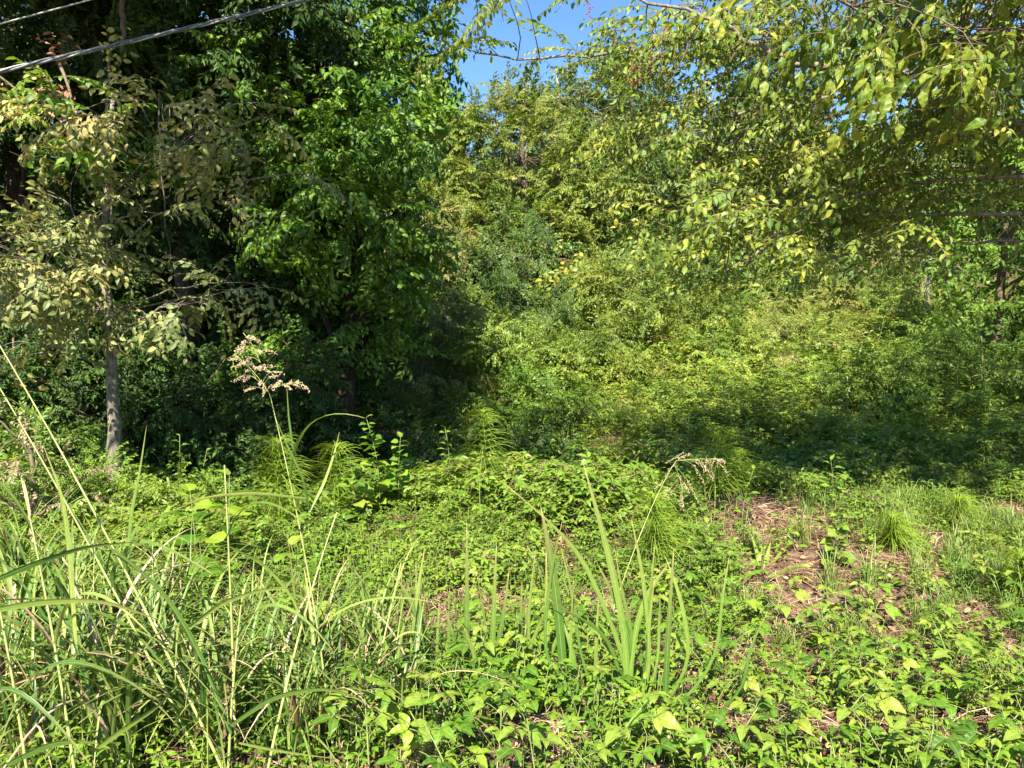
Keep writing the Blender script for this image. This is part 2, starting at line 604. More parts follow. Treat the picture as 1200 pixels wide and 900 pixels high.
Xd = norm(np.cross(Nn, norm(rng.normal(0, 1, (n, 3)))))
o = obj('fallen_leaves', stamp(dl, np.stack([x, y, gz(x, y) + 0.01 + rng.random(n) * 0.03], 1), Xd, Nn, 0.02 + rng.random(n) * 0.04, rng.random(n), 1.0), M['deadleaf'])
tag(o, 'curled brown fallen leaves scattered on the ground', 'fallen leaves', None, 'stuff')

# ------------------------------------------------------------------ plant templates
def rv(r, s=1.0):
    return np.array([r.gauss(0, s), r.gauss(0, s), r.gauss(0, s)])


def put(t, p, x, z, s, rnd):
    return stamp(t, [p], [x], [z], s, [rnd], 1.0)


LV = {}
for kd in ('far', 'mid', 'near', 'round'):
    for i in range(3):
        LV[kd, i] = leaf(kd, 1, [.52, .46, .6][i] if kd != 'round' else .95, [.2, .35, .1][i], [.1, .2, .28][i], .5, i)
NARROW = leaf('mid', 1, .2, .25, .3, .5)


def trifoliate(r, kd, s, rnd):
    """three leaflets at the origin, terminal one along +X"""
    out = []
    for a, k in ((0, 1.0), (1.15, .85), (-1.15, .85)):
        a2 = a + r.uniform(-.15, .15)
        d = np.array([math.cos(a2), math.sin(a2), r.uniform(-.25, .1)])
        out.append(put(LV[kd, r.randrange(3)], (0.06 * s * math.cos(a), .06 * s * math.sin(a), 0), d, (r.gauss(0, .15), r.gauss(0, .15), 1), s * k * r.uniform(.85, 1.1), rnd + r.uniform(-.06, .06)))
    return join(out)


def bramble_plant(seed, kd='mid', L=0.45, leafs=9, s=0.05, sides=4):
    r = random.Random(seed)
    a = 0.0
    tip = np.array([L * r.uniform(.4, .9), 0, L * r.uniform(.1, .5)])
    pts = bez((0, 0, 0), (L * .25, 0, L * .9), tip, 7)
    out = [tube(pts, np.linspace(.0028, .0012, 7), 3, 1)]
    for k in range(leafs):
        t = .15 + .85 * (k + .5) / leafs
        p = pts[min(6, int(t * 6))] * (1 - (t * 6 % 1)) + pts[min(6, int(t * 6) + 1)] * (t * 6 % 1)
        an = (1 if k % 2 else -1) * r.uniform(.5, 1.6)
        d = norm(np.array([math.cos(an), math.sin(an), r.uniform(.0, .7)]))
        q = p + d * s * r.uniform(.5, 1.0)
        if sides:
            out.append(tube([p, q], .0011, 3, 1))
        tf = trifoliate(r, kd, 1.0, r.random())
        out.append(stamp(tf, [q], [d * np.array([1, 1, .2])], [(r.gauss(0, .3), r.gauss(0, .3) - .25, 1)], s * r.uniform(.8, 1.25)))
    return join(out)


def upright_weed(seed, H=0.5, leafs=14, s=0.06, kd='mid', narrow=False, pairs=False, gather=1.0):
    r = random.Random(seed)
    tip = np.array([r.uniform(-.12, .12) * H, r.uniform(-.12, .12) * H, H])
    pts = bez((0, 0, 0), (r.uniform(-.1, .1) * H, r.uniform(-.1, .1) * H, H * .5), tip, 6)
    out = [tube(pts, np.linspace(.004, .0015, 6) * (H / .5) ** .5, 4, 1)]
    an = r.uniform(0, 6)
    for k in range(leafs):
        t = (.15 if gather == 1 else .35) + .83 * ((k + .5) / leafs) ** gather * (1 if gather == 1 else .78)
        p = pts[0] * (1 - t) ** 2 + 2 * pts[2] * 0 + bez(pts[0], pts[3] * 1.0, pts[5], 50)[min(49, int(t * 49))] * (1 - (1 - t) ** 2)
        p = bez(pts[0], (pts[2] + pts[3]) / 2, pts[5], 50)[min(49, int(t * 49))]
        an += 2.4
        for q in ((0, math.pi) if pairs else (0,)):
            d = norm(np.array([math.cos(an + q), math.sin(an + q), r.uniform(.15, .8) * (1.2 - t * .5)]))
            sc = s * r.uniform(.75, 1.2) * (1.15 - .55 * t)
            lf = NARROW if narrow else LV[kd, r.randrange(3)]
            st = d * sc * .3
            if not narrow and kd in ('near', 'round'):
                out.append(tube([p, p + st], .0013, 3, 1))
            out.append(put(lf, p + st * (0 if narrow else 1), d * np.array([1, 1, .35]), (r.gauss(0, .3), r.gauss(0, .3) - .15, 1), sc * (1.6 if narrow else 1), r.random()))
    out.append(put(LV[kd, 0] if not narrow else NARROW, pts[-1], (r.gauss(0, 1), r.gauss(0, 1), .8), (0, 0, 1), s * .55, .9))
    return join(out)


def seedling(seed, H=0.3, n=5, s=0.086, kd='near'):
    """soft stem with long-stalked leaves of three leaflets"""
    r = random.Random(seed)
    pts = bez((0, 0, 0), (r.gauss(0, .05), r.gauss(0, .05), H * .6), (r.gauss(0, .08), r.gauss(0, .08), H), 6)
    lf, stm = [], [tube(pts, np.linspace(.0035, .002, 6), 5, 1)]
    for k in range(n):
        t = .35 + .65 * (k + 1) / n
        p = bez(pts[0], pts[2] + (pts[3] - pts[2]) * .5, pts[5], 30)[int(t * 29)]
        an = k * 2.3 + r.uniform(-.4, .4)
        d = np.array([math.cos(an), math.sin(an), r.uniform(.25, .8)])
        d = norm(d)
        q = p + d * r.uniform(.05, .11) * (1.3 - .5 * t)
        stm.append(tube(bez(p, (p + q) / 2 + (0, 0, .012), q, 4), .0014, 4, 1))
        tf = trifoliate(r, kd, 1.0, r.random())
        lf.append(stamp(tf, [q], [d * np.array([1, 1, .1])], [(r.gauss(0, .22), r.gauss(0, .22) - .2, 1)], s * r.uniform(.75, 1.15) * (1.2 - .45 * t)))
    return join(lf), join(stm)


# ------------------------------------------------------------------ ground cover (stuff)
def hollow(x, y):
    return np.maximum(np.exp(-(((x + 1.2) / 2.3) ** 2 + ((y - 8.6) / 1.2) ** 2) ** 1.5), np.exp(-(((x + 2.2) / .75) ** 2 + ((y - 7.1) / .9) ** 2) ** 1.5))


def cover_density(x, y):
    return np.clip(1.0 - 1.35 * bareness(x, y) - .2 * hollow(x, y), 0, 1)


def scatter_cover(name, label, cat, temps, mats, n, y0, y1, seed, hs, pw=0.9, dens=None, mix=0.5, lean=.25):
    rg = np.random.default_rng(seed)
    x, y = frustum_pts(n, y0, y1, rg, pw=pw)
    d = cover_density(x, y)
    if dens is not None:
        d = d * dens(x, y)
    k = rg.random(n) < d
    x, y = x[k], y[k]
    n = len(x)
    h = hs(x, y) * (0.75 + 0.5 * rg.random(n)) * (1 - .45 * hollow(x, y))
    pick = rg.integers(0, len(temps), n)
    out = []
    rr = np.clip(vnoise(x, y, 1.1, seed) * .8 + rg.random(n) * .3, 0, 1)
    for i, t in enumerate(temps):
        q = pick == i
        m = q.sum()
        a = rg.random(m) * 2 * math.pi
        out.append(stamp(t, np.stack([x[q], y[q], gz(x[q], y[q]) - .01], 1), np.stack([np.cos(a), np.sin(a), rg.normal(0, lean * .5, m)], 1),
                         np.stack([rg.normal(0, lean, m), rg.normal(0, lean, m), np.ones(m)], 1), h[q], rr[q], mix))
    o = obj(name, join(out), mats)
    return tag(o, label, cat, None, 'stuff')


def mound(x, y):
    """how lush the tangle is: low in front of the litter, swelling into mounds in the middle"""
    b = 0.35 + 0.75 * vnoise(x, y, 0.8, 21) + 0.35 * (vnoise(x, y, 0.35, 4) - .5)
    b = b * (1 - 0.6 * hollow(x, y)) * (1 - 0.65 * np.clip(bareness(x, y) * 1.4, 0, 1))
    mid = np.exp(-((x - .4) / 2.2) ** 2 - ((y - 6.8) / 2.2) ** 2)
    return b * (0.75 + 0.6 * mid)


nearbr = [bramble_plant(i, 'mid', 0.42, 11, 0.050) for i in range(5)]
farbr = [bramble_plant(i + 20, 'far', 0.55, 13, 0.062, 0) for i in range(4)]
tiny = [upright_weed(i + 40, .14, 8, .036, 'mid') for i in range(3)]
scatter_cover('bramble_cover', 'low tangle of bramble leaves carpeting the middle of the plot', 'brambles', nearbr, [M['bramble'], M['stem_red']],
              15000, 2.9, 12, 31, lambda x, y: mound(x, y) * 1.15, pw=.7,
              dens=lambda x, y: np.clip(0.3 + 1.1 * sstep(3.0, 4.4, y) * (1 - .6 * sstep(1.0, 2.0, x) * (1 - sstep(6.3, 7.0, y))), 0, 1))
scatter_cover('seedling_cover', 'tiny green seedlings carpeting the ground', 'seedlings', tiny, [M['bright'], M['stem_green']],
              13000, 2.1, 8.0, 32, lambda x, y: .8 + .9 * vnoise(x, y, .6, 3), pw=.5, dens=lambda x, y: np.clip(.25 + 1.3 * vnoise(x, y, .35, 19), 0, 1))
scatter_cover('creeper_cover', 'leafy creepers spread over the back of the plot', 'creepers', farbr, [M['weed'], M['stem_green']],
              22000, 6.7, 26, 33, lambda x, y: .5 + .9 * vnoise(x, y, 1.1, 8) ** 1.5, pw=.55)

# fine grass tuft templates
def tuft(seed, n=34, H=.3, w_=.0042, spread=.5):
    r = random.Random(seed)
    out = []
    for k in range(n):
        an, ln = r.uniform(0, 6.28), H * r.uniform(.5, 1.1)
        b = np.array([r.gauss(0, .03), r.gauss(0, .03), 0])
        d = np.array([math.cos(an), math.sin(an), 0]) * spread * ln
        out.append(strap(bez(b, b + d * .25 + (0, 0, ln * .8), b + d * r.uniform(.6, 1.2) + (0, 0, ln * r.uniform(.5, .95)), 5), w_ * r.uniform(.7, 1.3), (-math.sin(an), math.cos(an), 0), .2, r.random()))
    return join(out)


tufts = [tuft(i, 34, .34) for i in range(4)]
fine_spots = [gpt(*p) for p in [(905, 640), (980, 690), (1060, 650), (1110, 690), (1030, 610), (840, 560), (1190, 640), (1180, 740), (460, 560), (720, 500), (1130, 540), (960, 570)]]


def fine_dens(x, y):
    b = 0.03 + .12 * (vnoise(x, y, .9, 12) > .6)
    for cx, cy in fine_spots:
        b = np.maximum(b, np.exp(-(((x - cx) / .55) ** 2 + ((y - cy) / .6) ** 2)) * .6)
    return b


scatter_cover('fine_grass', 'fine feathery grass in soft patches between the brambles', 'grass', tufts, [M['fine'], M['stem_green']],
              8000, 2.2, 12, 34, lambda x, y: .6 + .6 * fine_dens(x, y), pw=.5, dens=fine_dens, lean=.15)

# weeds over the back field
weeds_far = [upright_weed(60 + i, .6, 22, .10, 'far') for i in range(3)] + [upright_weed(70 + i, .7, 30, .09, 'far', narrow=False, pairs=True) for i in range(2)]
scatter_cover('field_weeds', 'mass of mixed weeds filling the rising field behind', 'weeds', weeds_far, [M['weed'], M['stem_green']],
              3000, 8.6, 25, 35, lambda x, y: .3 + 1.3 * vnoise(x, y, 1.2, 15) ** 2, pw=.7, dens=lambda x, y: sstep(.32, .55, vnoise(x, y, 1.5, 41)))


def fern_t(seed, L=.55):
    r = random.Random(seed)
    out = []
    for f in range(7):
        an = f * .9 + r.uniform(-.3, .3)
        d = np.array([math.cos(an), math.sin(an), 0])
        pts = bez((0, 0, 0), d * L * .35 + (0, 0, L * .7), d * L * .95 + (0, 0, L * .45), 9)
        out.append(tube(pts, .0025, 3, 1))
        rn = r.random()
        for k in range(2, 9):
            for sg in (-1, 1):
                dd = np.array([-math.sin(an), math.cos(an), 0]) * sg + d * .4
                out.append(put(NARROW, pts[k], dd, (0, 0, 1), L * .42 * (1 - .085 * k), rn + r.uniform(-.08, .08)))
    return join(out)


ferns = [fern_t(i) for i in range(3)]
scatter_cover('bracken', 'yellowing bracken fronds across the sunny rise at back right', 'bracken', ferns, [M['fern'], M['stem_green']],
              2600, 11, 24, 36, lambda x, y: .9 + .5 * vnoise(x, y, 2, 9), pw=.7, dens=lambda x, y: sstep(-1, 3, x) * (vnoise(x, y, 1.8, 30) > .42))


# ------------------------------------------------------------------ trees
def spray(seed, kd='far', L=.6, n=22, s=.07, droop=.15, side=True, twigr=.003, messy=.35):
    """leafy twig along +X, leaves mostly facing +Z"""
    r = random.Random(seed)
    main = bez((0, 0, 0), (L * .5, 0, L * .08), (L, r.uniform(-.1, .1) * L, -droop * L), 8)
    axes = [(main, n // 2 if side else n)]
    out = [tube(main[::2] if kd == 'far' else main, np.linspace(twigr, twigr * .4, 4 if kd == 'far' else 8), 3, 1)]
    if side:
        for k in range(4):
            sg = 1 if k % 2 else -1
            p = main[1 + k]
            an = sg * r.uniform(.5, 1.0)
            l2 = L * r.uniform(.3, .55) * (1.1 - k * .12)
            e = p + np.array([math.cos(an), math.sin(an), r.uniform(-.5, .2) - droop]) * l2
            ax = bez(p, (p + e) / 2 + (0, 0, .05 * L), e, 6)
            out.append(tube(ax[::2] if kd == 'far' else ax, twigr * .45, 3, 1))
            axes.append((ax, n // 8 + 1))
    for ax, c in axes:
        for k in range(c):
            t = (.12 + .88 * (k + r.random()) / c) * (len(ax) - 1)
            i = min(len(ax) - 2, int(t))
            p = ax[i] + (ax[i + 1] - ax[i]) * (t - i)
            dr = norm(ax[i + 1] - ax[i])
            sg = 1 if k % 2 else -1
            sd = np.cross((0, 0, 1), dr) * sg
            d = norm(dr * r.uniform(.3, 1) + sd + np.array([0, 0, -r.uniform(.1, .5) - droop]) + rv(r, messy * .5))
            out.append(put(LV[kd, r.randrange(3)], p, d, np.array([0, 0, 1]) + rv(r, messy), s * r.uniform(.7, 1.2), r.random()))
    return join(out)


def in_ell(n, rg, c, rad, shell=.5):
    v = norm(rg.normal(0, 1, (n, 3)))
    r = (shell + (1 - shell) * rg.random(n)) ** (1 / 1.6) * (1 + rg.normal(0, .07, n))
    return np.asarray(c) + v * r[:, None] * np.asarray(rad), v


def limb(p0, p1, r0, r1, rg, n=8, wob=.06, up=.12, sides=6):
    p0, p1 = np.asarray(p0), np.asarray(p1)
    d = np.linalg.norm(p1 - p0)
    mid = (p0 + p1) / 2 + (0, 0, up * d) + rg.normal(0, wob, 3) * d
    pts = bez(p0, mid, p1, n)
    pts[1:-1] += rg.normal(0, .012 * d, (n - 2, 3))
    return pts, tube(pts, np.linspace(r0, r1, n), sides, 1)


def make_tree(name, label, cat, base, trunk, tr, blobs, sprays, mats, seed, group=None, sc=1.0, out_bias=.8, droop=.15, gaps=0.0, extra=None,
              limbs=7, bare_twigs=0, trunk_sides=9, sun_up=.9, clipz=.15, floor=True, lk=.5, lh=(.35, .75), lump=.2):
    """base (x, y); trunk = points relative to base; blobs = (cx,cy,cz,rx,ry,rz,count,shell) relative to base"""
    rg = np.random.default_rng(seed)
    bx, by = base
    bz = float(gz(bx, by)) - .05
    root = thing(name, label, cat, (bx, by, bz), group)
    trunk = np.asarray(trunk, float)
    ns = max(10, len(trunk) * 4)
    tt = np.linspace(0, len(trunk) - 1, ns)
    pts = np.stack([np.interp(tt, range(len(trunk)), trunk[:, k]) for k in range(3)], 1)
    pts[1:] += rg.normal(0, tr * .12, (ns - 1, 3))
    f = np.linspace(0, 1, ns)
    rad = tr * (1 - .72 * f) * (1 + .45 * np.exp(-f * 14))
    obj('trunk', tube(pts, rad, trunk_sides, 0), mats[1], root, smooth=True)
    P, D, Bi = [], [], []
    for i, b in enumerate(blobs):
        p, v = in_ell(int(b[6]), rg, b[:3], b[3:6], b[7] if len(b) > 7 else .45)
        if lump and b[6] > 40:
            K = max(6, int(b[6] / 13))
            cc = np.concatenate([p[:K]])
            a = rg.integers(0, K, len(p))
            off = norm(rg.normal(0, 1, p.shape)) * (rg.random(len(p)) ** .4)[:, None] * lump * np.asarray(b[3:6]) * (.6 + .8 * rg.random(K))[a][:, None]
            p = cc[a] + off
            v = norm(v[:K][a] * .6 + norm(off) * .9)
        P.append(p)
        D.append(v)
        Bi += [i] * len(p)
    P, D, Bi = np.vstack(P), np.vstack(D), np.array(Bi)
    if floor:
        k = P[:, 2] + bz > gz(P[:, 0] + bx, P[:, 1] + by) + clipz
        P, D, Bi = P[k], D[k], Bi[k]
    if gaps:
        q = P * 1.1 + seed
        nz = (vnoise(q[:, 0] + q[:, 2] * .7, q[:, 1] - q[:, 2] * .6, .8, seed) + vnoise(q[:, 0], q[:, 2], .8, seed + 5)) / 2
        k = nz > gaps * rg.random(len(nz)) ** .3
        P, D, Bi = P[k], D[k], Bi[k]
    wood = []
    # limbs to each blob, and twigs from the limbs to the sprays
    for i, b in enumerate(blobs):
        sel = np.where(Bi == i)[0]
        if len(sel) == 0:
            continue
        nl = max(2, int(limbs * min(1, len(sel) / 120)))
        allp, allr = [], []
        for _ in range(nl):
            tgt = P[rg.choice(sel)]
            h = np.clip(tgt[2] * rg.uniform(*lh), pts[0, 2] + .3 * (pts[-1, 2] > 1), pts[-1, 2])
            j = int(np.argmin(abs(pts[:, 2] - h)))
            lp, lt = limb(pts[j], tgt, rad[j] * lk, .005, rg)
            wood.append(lt)
            allp.append(lp[2:])
            allr.append(np.linspace(rad[j] * lk, .005, len(lp))[2:])
        allp, allr = np.vstack(allp), np.concatenate(allr)
        for k in rg.choice(sel, min(len(sel), 26 + bare_twigs), replace=False):
            j = int(np.argmin(((allp - P[k]) ** 2).sum(1)))
            _, lt = limb(allp[j], P[k], min(.012, allr[j] * .6), .003, rg, 5, .1, .05, 4)
            wood.append(lt)
    obj('limb', join(wood), [mats[1], mats[1]], root, smooth=True)
    n = len(P)
    X = D * out_bias + rg.normal(0, .55, (n, 3)) + np.array([0, 0, -droop])
    Z = np.array([0, 0, sun_up]) + D * .5 + np.array(to_sun) * .3 + rg.normal(0, .4, (n, 3))
    pick = rg.integers(0, len(sprays), n)
    R = np.clip(vnoise(P[:, 0] + P[:, 2], P[:, 1] - P[:, 2], .9, seed) * .9 + rg.normal(0, .12, n), 0, 1)
    out = []
    for i, t in enumerate(sprays):
        q = pick == i
        out.append(stamp(t, P[q], X[q], Z[q], sc * (.75 + .5 * rg.random(q.sum())), R[q], .45))
    if extra is not None:
        out.append(extra)
    obj('crown', join(out), [mats[0], mats[1]], root)
    return root


SP_far = [spray(i, 'far', .75, 64, .10) for i in range(4)]
SP_fine = [spray(i + 10, 'far', .55, 60, .062) for i in range(4)]
SP_dark = [spray(i + 20, 'far', .6, 56, .085) for i in range(4)]
SP_vine = [spray(i + 30, 'mid', .5, 30, .088, .25, messy=.3) for i in range(4)]
SP_sage = [spray(i + 40, 'mid', .6, 26, .085, .2, messy=.3) for i in range(4)]
SP_over = [spray(i + 50, 'mid', .62, 46, .058, .18, messy=.45) for i in range(5)]
SP_big = [spray(i + 60, 'near', .55, 24, .095, .5, messy=.4) for i in range(4)]

# --- the dense dark trees on the left
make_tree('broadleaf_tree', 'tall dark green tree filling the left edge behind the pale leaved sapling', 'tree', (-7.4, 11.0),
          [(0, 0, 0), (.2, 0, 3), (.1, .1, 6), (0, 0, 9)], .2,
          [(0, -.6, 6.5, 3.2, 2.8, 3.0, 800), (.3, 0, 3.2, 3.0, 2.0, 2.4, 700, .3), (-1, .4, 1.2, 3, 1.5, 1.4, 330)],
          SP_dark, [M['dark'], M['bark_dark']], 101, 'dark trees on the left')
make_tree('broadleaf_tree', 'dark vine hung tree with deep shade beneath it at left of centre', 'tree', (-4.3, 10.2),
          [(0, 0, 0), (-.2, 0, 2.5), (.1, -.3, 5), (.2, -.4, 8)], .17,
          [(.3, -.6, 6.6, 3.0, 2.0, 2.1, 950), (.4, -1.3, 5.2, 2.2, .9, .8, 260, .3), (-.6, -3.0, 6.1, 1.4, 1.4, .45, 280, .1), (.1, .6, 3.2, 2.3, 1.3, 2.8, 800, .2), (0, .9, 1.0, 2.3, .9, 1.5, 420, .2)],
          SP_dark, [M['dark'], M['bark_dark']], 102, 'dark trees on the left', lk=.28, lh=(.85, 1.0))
make_tree('broadleaf_tree', 'bright leaved tree with ivy like leaves leaning into the gap of sky', 'tree', (-2.4, 10.4),
          [(0, 0, 0), (.2, -.1, 2), (.3, -.3, 4), (.3, -.4, 6)], .12,
          [(.1, -.8, 5.2, 1.7, 1.5, 1.9, 620), (.6, -1.0, 3.5, 1.3, 1.1, 1.1, 400), (-.1, 0, 1.9, 1.2, 1.0, 1.1, 260), (-1.6, -1.4, 4.9, 1.2, 1.0, 1.0, 150)],
          SP_vine, [M['vine'], M['bark_dark']], 103, 'dark trees on the left')
# --- a roadside tree just outside the frame whose crown roofs the near left and shades the hollow
make_tree('roadside_tree', 'tree beyond the left edge whose branch tips hang into the top of the sky gap', 'tree', (-4.9, 3.9),
          [(0, 0, 0), (.1, 0, 2.5), (.5, .1, 4.3), (1.0, .2, 5.6)], .14,
          [(2.6, .7, 5.7, 1.65, 2.35, .45, 680, .1), (5.0, 2.0, 4.55, .35, .3, .12, 9, .2)],
          SP_sage, [M['vine'], M['bark_brown']], 1031, sc=.8, lk=.4, lh=(.97, 1.0), lump=0)
# --- the sapling with the pale trunk
bx, by = gpt(134, 590)
make_tree('sapling', 'slender sapling with grey trunk and pale sage leaves at left', 'tree', (bx, by),
          [(0, 0, 0), (.03, 0, 1.3), (0, .02, 2.6), (.1, .1, 3.9)], .066,
          [(-.4, -.5, 2.3, .8, .45, .22, 78, .1), (0, -.3, 1.95, .4, .25, .16, 14, .1), (.5, -.3, 1.95, .9, .4, .12, 15, .1), (.7, -.4, 3.5, 1.1, .6, .38, 44, .2), (1.5, -.4, 3.1, .5, .3, .2, 12, .2),
           (-.3, -.5, 1.6, .35, .3, .14, 8, .2), (-.2, -.2, 3.0, .5, .4, .3, 10), (1.25, -.3, 2.08, .45, .2, .07, 8, .2), (.6, -.3, 2.75, .7, .3, .1, 7, .2)],
          SP_sage, [M['sage'], M['bark_grey']], 104, None, floor=True, limbs=3, sc=.85, droop=.3, lk=.22, lh=(.75, .95), lump=0)

rr_ = np.random.default_rng(8)


def bough_of(name, label, root_xyz, path, sprs, n, sd, mats, sc, drp=-.2):
    '''a side bough built along a path of (px, py, Y), with leaf sprays round its outer half'''
    p = np.array([at(*q) for q in path])
    p = bez(p[0], p[1], p[2], 8)
    root = thing(name, label, 'branch', tuple(p[0]))
    q = p - p[0]
    obj('stem', tube(q, np.linspace(.02, .005, 8), 6, 0), M['bark_brown'], root, True)
    c = q[rr_.integers(3, 8, n)] + rr_.normal(0, 1, (n, 3)) * np.asarray(sd)
    out = [stamp(sprs[i % len(sprs)], c[i:i + 1], [rr_.normal(0, .7, 3) + np.array([.2, -.4, drp])], [rr_.normal(0, .3, 3) + np.array([0, -.2, 1])], sc, [rr_.random()], .4) for i in range(n)]
    obj('foliage', join(out), mats, root)
    return root


bough_of('dead_bough', 'bough of dry brown leaves near the left edge under the twisted cable', 'branch', [(-60, 60, 7.0), (0, 80, 6.9), (45, 130, 6.8)], SP_sage, 12, (.25, .2, .2), [M['deadleaf'], M['bark_brown']], .75, -.5)
bough_of('bright_bough', 'bough of large bright green leaves at upper left', None, [(60, 60, 7.4), (90, 100, 6.9), (90, 180, 6.4)], SP_vine, 16, (.14, .12, .16), [M['bright'], M['bark_brown']], 1.0)
for lb, p0, p1, p2, rd in [('long pale vine stem hanging straight through the dark hollow right of the sapling', (186, 110), (190, 200), (200, 305), .008),
                           ('thin vine stem curving down in the dark hollow', (250, 190), (222, 215), (205, 245), .006),
                           ('brown vine stem bending down beside the ivy like leaves', (262, 235), (300, 245), (302, 300), .008),
                           ('slim vertical vine stem left of the long pale one', (128, 60), (124, 160), (130, 260), .016),
                           ('dark upright stem at the top near the twisted cable', (143, -10), (143, 20), (144, 60), .03)]:
    q = bez(at(*p0, 7.9), at(*p1, 7.7), at(*p2, 7.8), 12)
    q[1:-1] += rr_.normal(0, .012, (10, 3))
    o = obj('vine_stem', tube(q, np.linspace(rd, rd * .7, 12), 6, 0), M['bark_brown'], None, True)
    tag(o, lb, 'vine', 'vine stems in the dark hollow')

# --- the back wood: prototypes copied
back = make_tree('back_tree', 'broad yellow green tree in the centre under the gap of sky', 'tree', (0.3, 24.0),
                 [(0, 0, 0), (.3, 0, 2.5), (0, 0, 5), (.2, 0, 7)], .16,
                 [(-.4, 0, 4.7, 2.6, 2.2, 1.9, 620, .5), (-1.9, -.9, 3.0, 1.8, 1.5, 1.5, 380, .5), (2.1, -.8, 3.6, 1.8, 1.5, 1.7, 380, .5), (.4, -1.6, 1.8, 2.2, 1.2, 1.2, 300, .5)],
                 SP_far, [M['yellow'], M['bark_brown']], 105, 'trees at the back of the plot', sc=.85, bare_twigs=120)
back2 = make_tree('back_tree', 'olive tree with thin pale twigs behind the hanging branches', 'tree', (6.6, 26.0),
                  [(0, 0, 0), (.3, 0, 2.5), (0, 0, 5), (.2, 0, 7)], .16,
                  [(0, 0, 4.2, 3.0, 2.4, 2.6, 520, .35), (-1.8, -.6, 2.2, 2.2, 1.8, 1.9, 260), (1.9, -.4, 2.4, 2.2, 1.8, 1.9, 260)],
                  SP_far, [M['wood'], M['bark_pale']], 106, 'trees at the back of the plot', sc=1.1, bare_twigs=160)
back3 = make_tree('back_tree', 'tall dark green tree rising beyond the yellow green one', 'tree', (5.2, 34.0),
                  [(0, 0, 0), (.3, 0, 3), (0, 0, 6), (.2, 0, 9)], .2,
                  [(0, 0, 5.3, 2.3, 2.4, 2.7, 560, .35), (-.6, -.6, 2.5, 3.2, 2.4, 2.2, 360)],
                  SP_far, [M['mid'], M['bark_brown']], 107, 'trees at the back of the plot', sc=1.2)


def gl(x, y):
    return (x, y, float(gz(x, y)) - .05)


dup(back, gl(-5.2, 25.0), 1.3, .95, 'yellow green tree at the back showing left of the centre gap')
dup(back2, gl(1.9, 30.0), 2.4, 1.05, 'olive tree standing just behind the central yellow green tree')
dup(back3, gl(11.5, 33.0), 2.0, 1.0, 'dark tree at the back behind the overhanging branches at right')
dup(back2, gl(13.0, 25.5), 4.0, .9, 'olive tree at the back near the right edge')
dup(back, gl(-11, 30.0), 3.0, 1.2, 'yellow green tree behind the dark trees at left')
dup(back3, gl(-4.0, 36.0), 4.0, .7, 'dark tree far back behind the yellow green tree left of centre')
dup(back3, gl(19, 30.0), 1.0, 1.0, 'dark tree far back beyond the right edge')
dup(back3, gl(-17, 24.0), 1.7, 1.0, 'dark tree far back beyond the left edge')


rg = np.random.default_rng(55)
n = 5200
x = rg.uniform(-34, 38, n)
y = 25.5 + 26 * rg.random(n) ** 1.2
zz = gz(x, y) + (.2 + 3.6 * vnoise(x, y, 3.0, 2) ** 1.3) * rg.random(n) ** .6
nrm_ = np.stack([rg.normal(0, .5, n), rg.normal(-.3, .5, n), np.ones(n)], 1)
out = [stamp(SP_far[i], np.stack([x, y, zz], 1)[i::4], np.stack([rg.normal(0, 1, n), rg.normal(0, 1, n), rg.normal(.2, .5, n)], 1)[i::4], nrm_[i::4], 1.7, vnoise(x, y, 2.5, 6)[i::4], .5) for i in range(4)]
tag(obj('hillside_scrub', join(out), [M['mid'], M['bark_pale']]), 'dark green scrub covering the hillside behind the trees', 'scrub', None, 'stuff')

# --- shrubs and bushes of the middle distance
def shrub(label, px, py, Y, W, H, sprays, mats, seed, n=150, sc=.8, name='shrub', group='shrubs in the middle of the plot', dep=None, gaps=.0):
    x, _, _ = at(px, 400, Y)
    dep = dep or W * .4
    return make_tree(name, label, 'shrub', (x, Y), [(0, 0, 0), (.05, 0, H * .4), (0, 0, H * .8)], .035,
                     [(0, 0, H * .58, W * .5, dep, H * .45, int(n * 1.1), .5), (W * .22, -dep * .3, H * .36, W * .3, dep * .7, H * .32, int(n * .35), .5), (-W * .25, -dep * .2, H * .42, W * .28, dep * .7, H * .34, int(n * .35), .5)], sprays, mats, seed, group, sc, limbs=8, clipz=.05, trunk_sides=6, gaps=gaps)


shrub('pale olive shrub at the edge of the shade left of centre', 480, 470, 12.6, 2.0, 1.9, SP_fine, [M['olive'], M['bark_pale']], 201, 170)
shrub('rounded green bush just right of the pale olive shrub', 610, 460, 12.2, 2.2, 1.35, SP_fine, [M['weed'], M['stem_green']], 202, 150)
shrub('yellow green bush with yellow leaves in the middle', 765, 450, 13.2, 2.5, 2.2, SP_fine, [M['yellow'], M['stem_green']], 203, 240)
shrub('small dark green bush at the edge of the shadow in the centre', 668, 480, 9.8, .9, .75, SP_fine, [M['bramble'], M['stem_green']], 204, 45)
shrub('large green shrub behind the rounded bush in the centre', 590, 400, 17.5, 3.0, 2.6, SP_far, [M['mid'], M['bark_pale']], 205, 200)
shrub('tall pale shrub behind the pale olive one', 490, 400, 17.0, 2.4, 3.0, SP_fine, [M['olive'], M['bark_pale']], 206, 230)
shrub('olive shrub standing behind the yellow bush', 850, 370, 19.5, 3.4, 2.0, SP_far, [M['mid'], M['bark_pale']], 207, 240)
shrub('green shrub at the back of the bracken right of centre', 965, 370, 20.0, 2.6, 1.6, SP_fine, [M['mid'], M['bark_pale']], 208, 220)
shrub('wide olive shrub between the yellow bush and the central tree', 720, 380, 18.5, 2.6, 1.6, SP_far, [M['yellow'], M['bark_pale']], 209, 240)
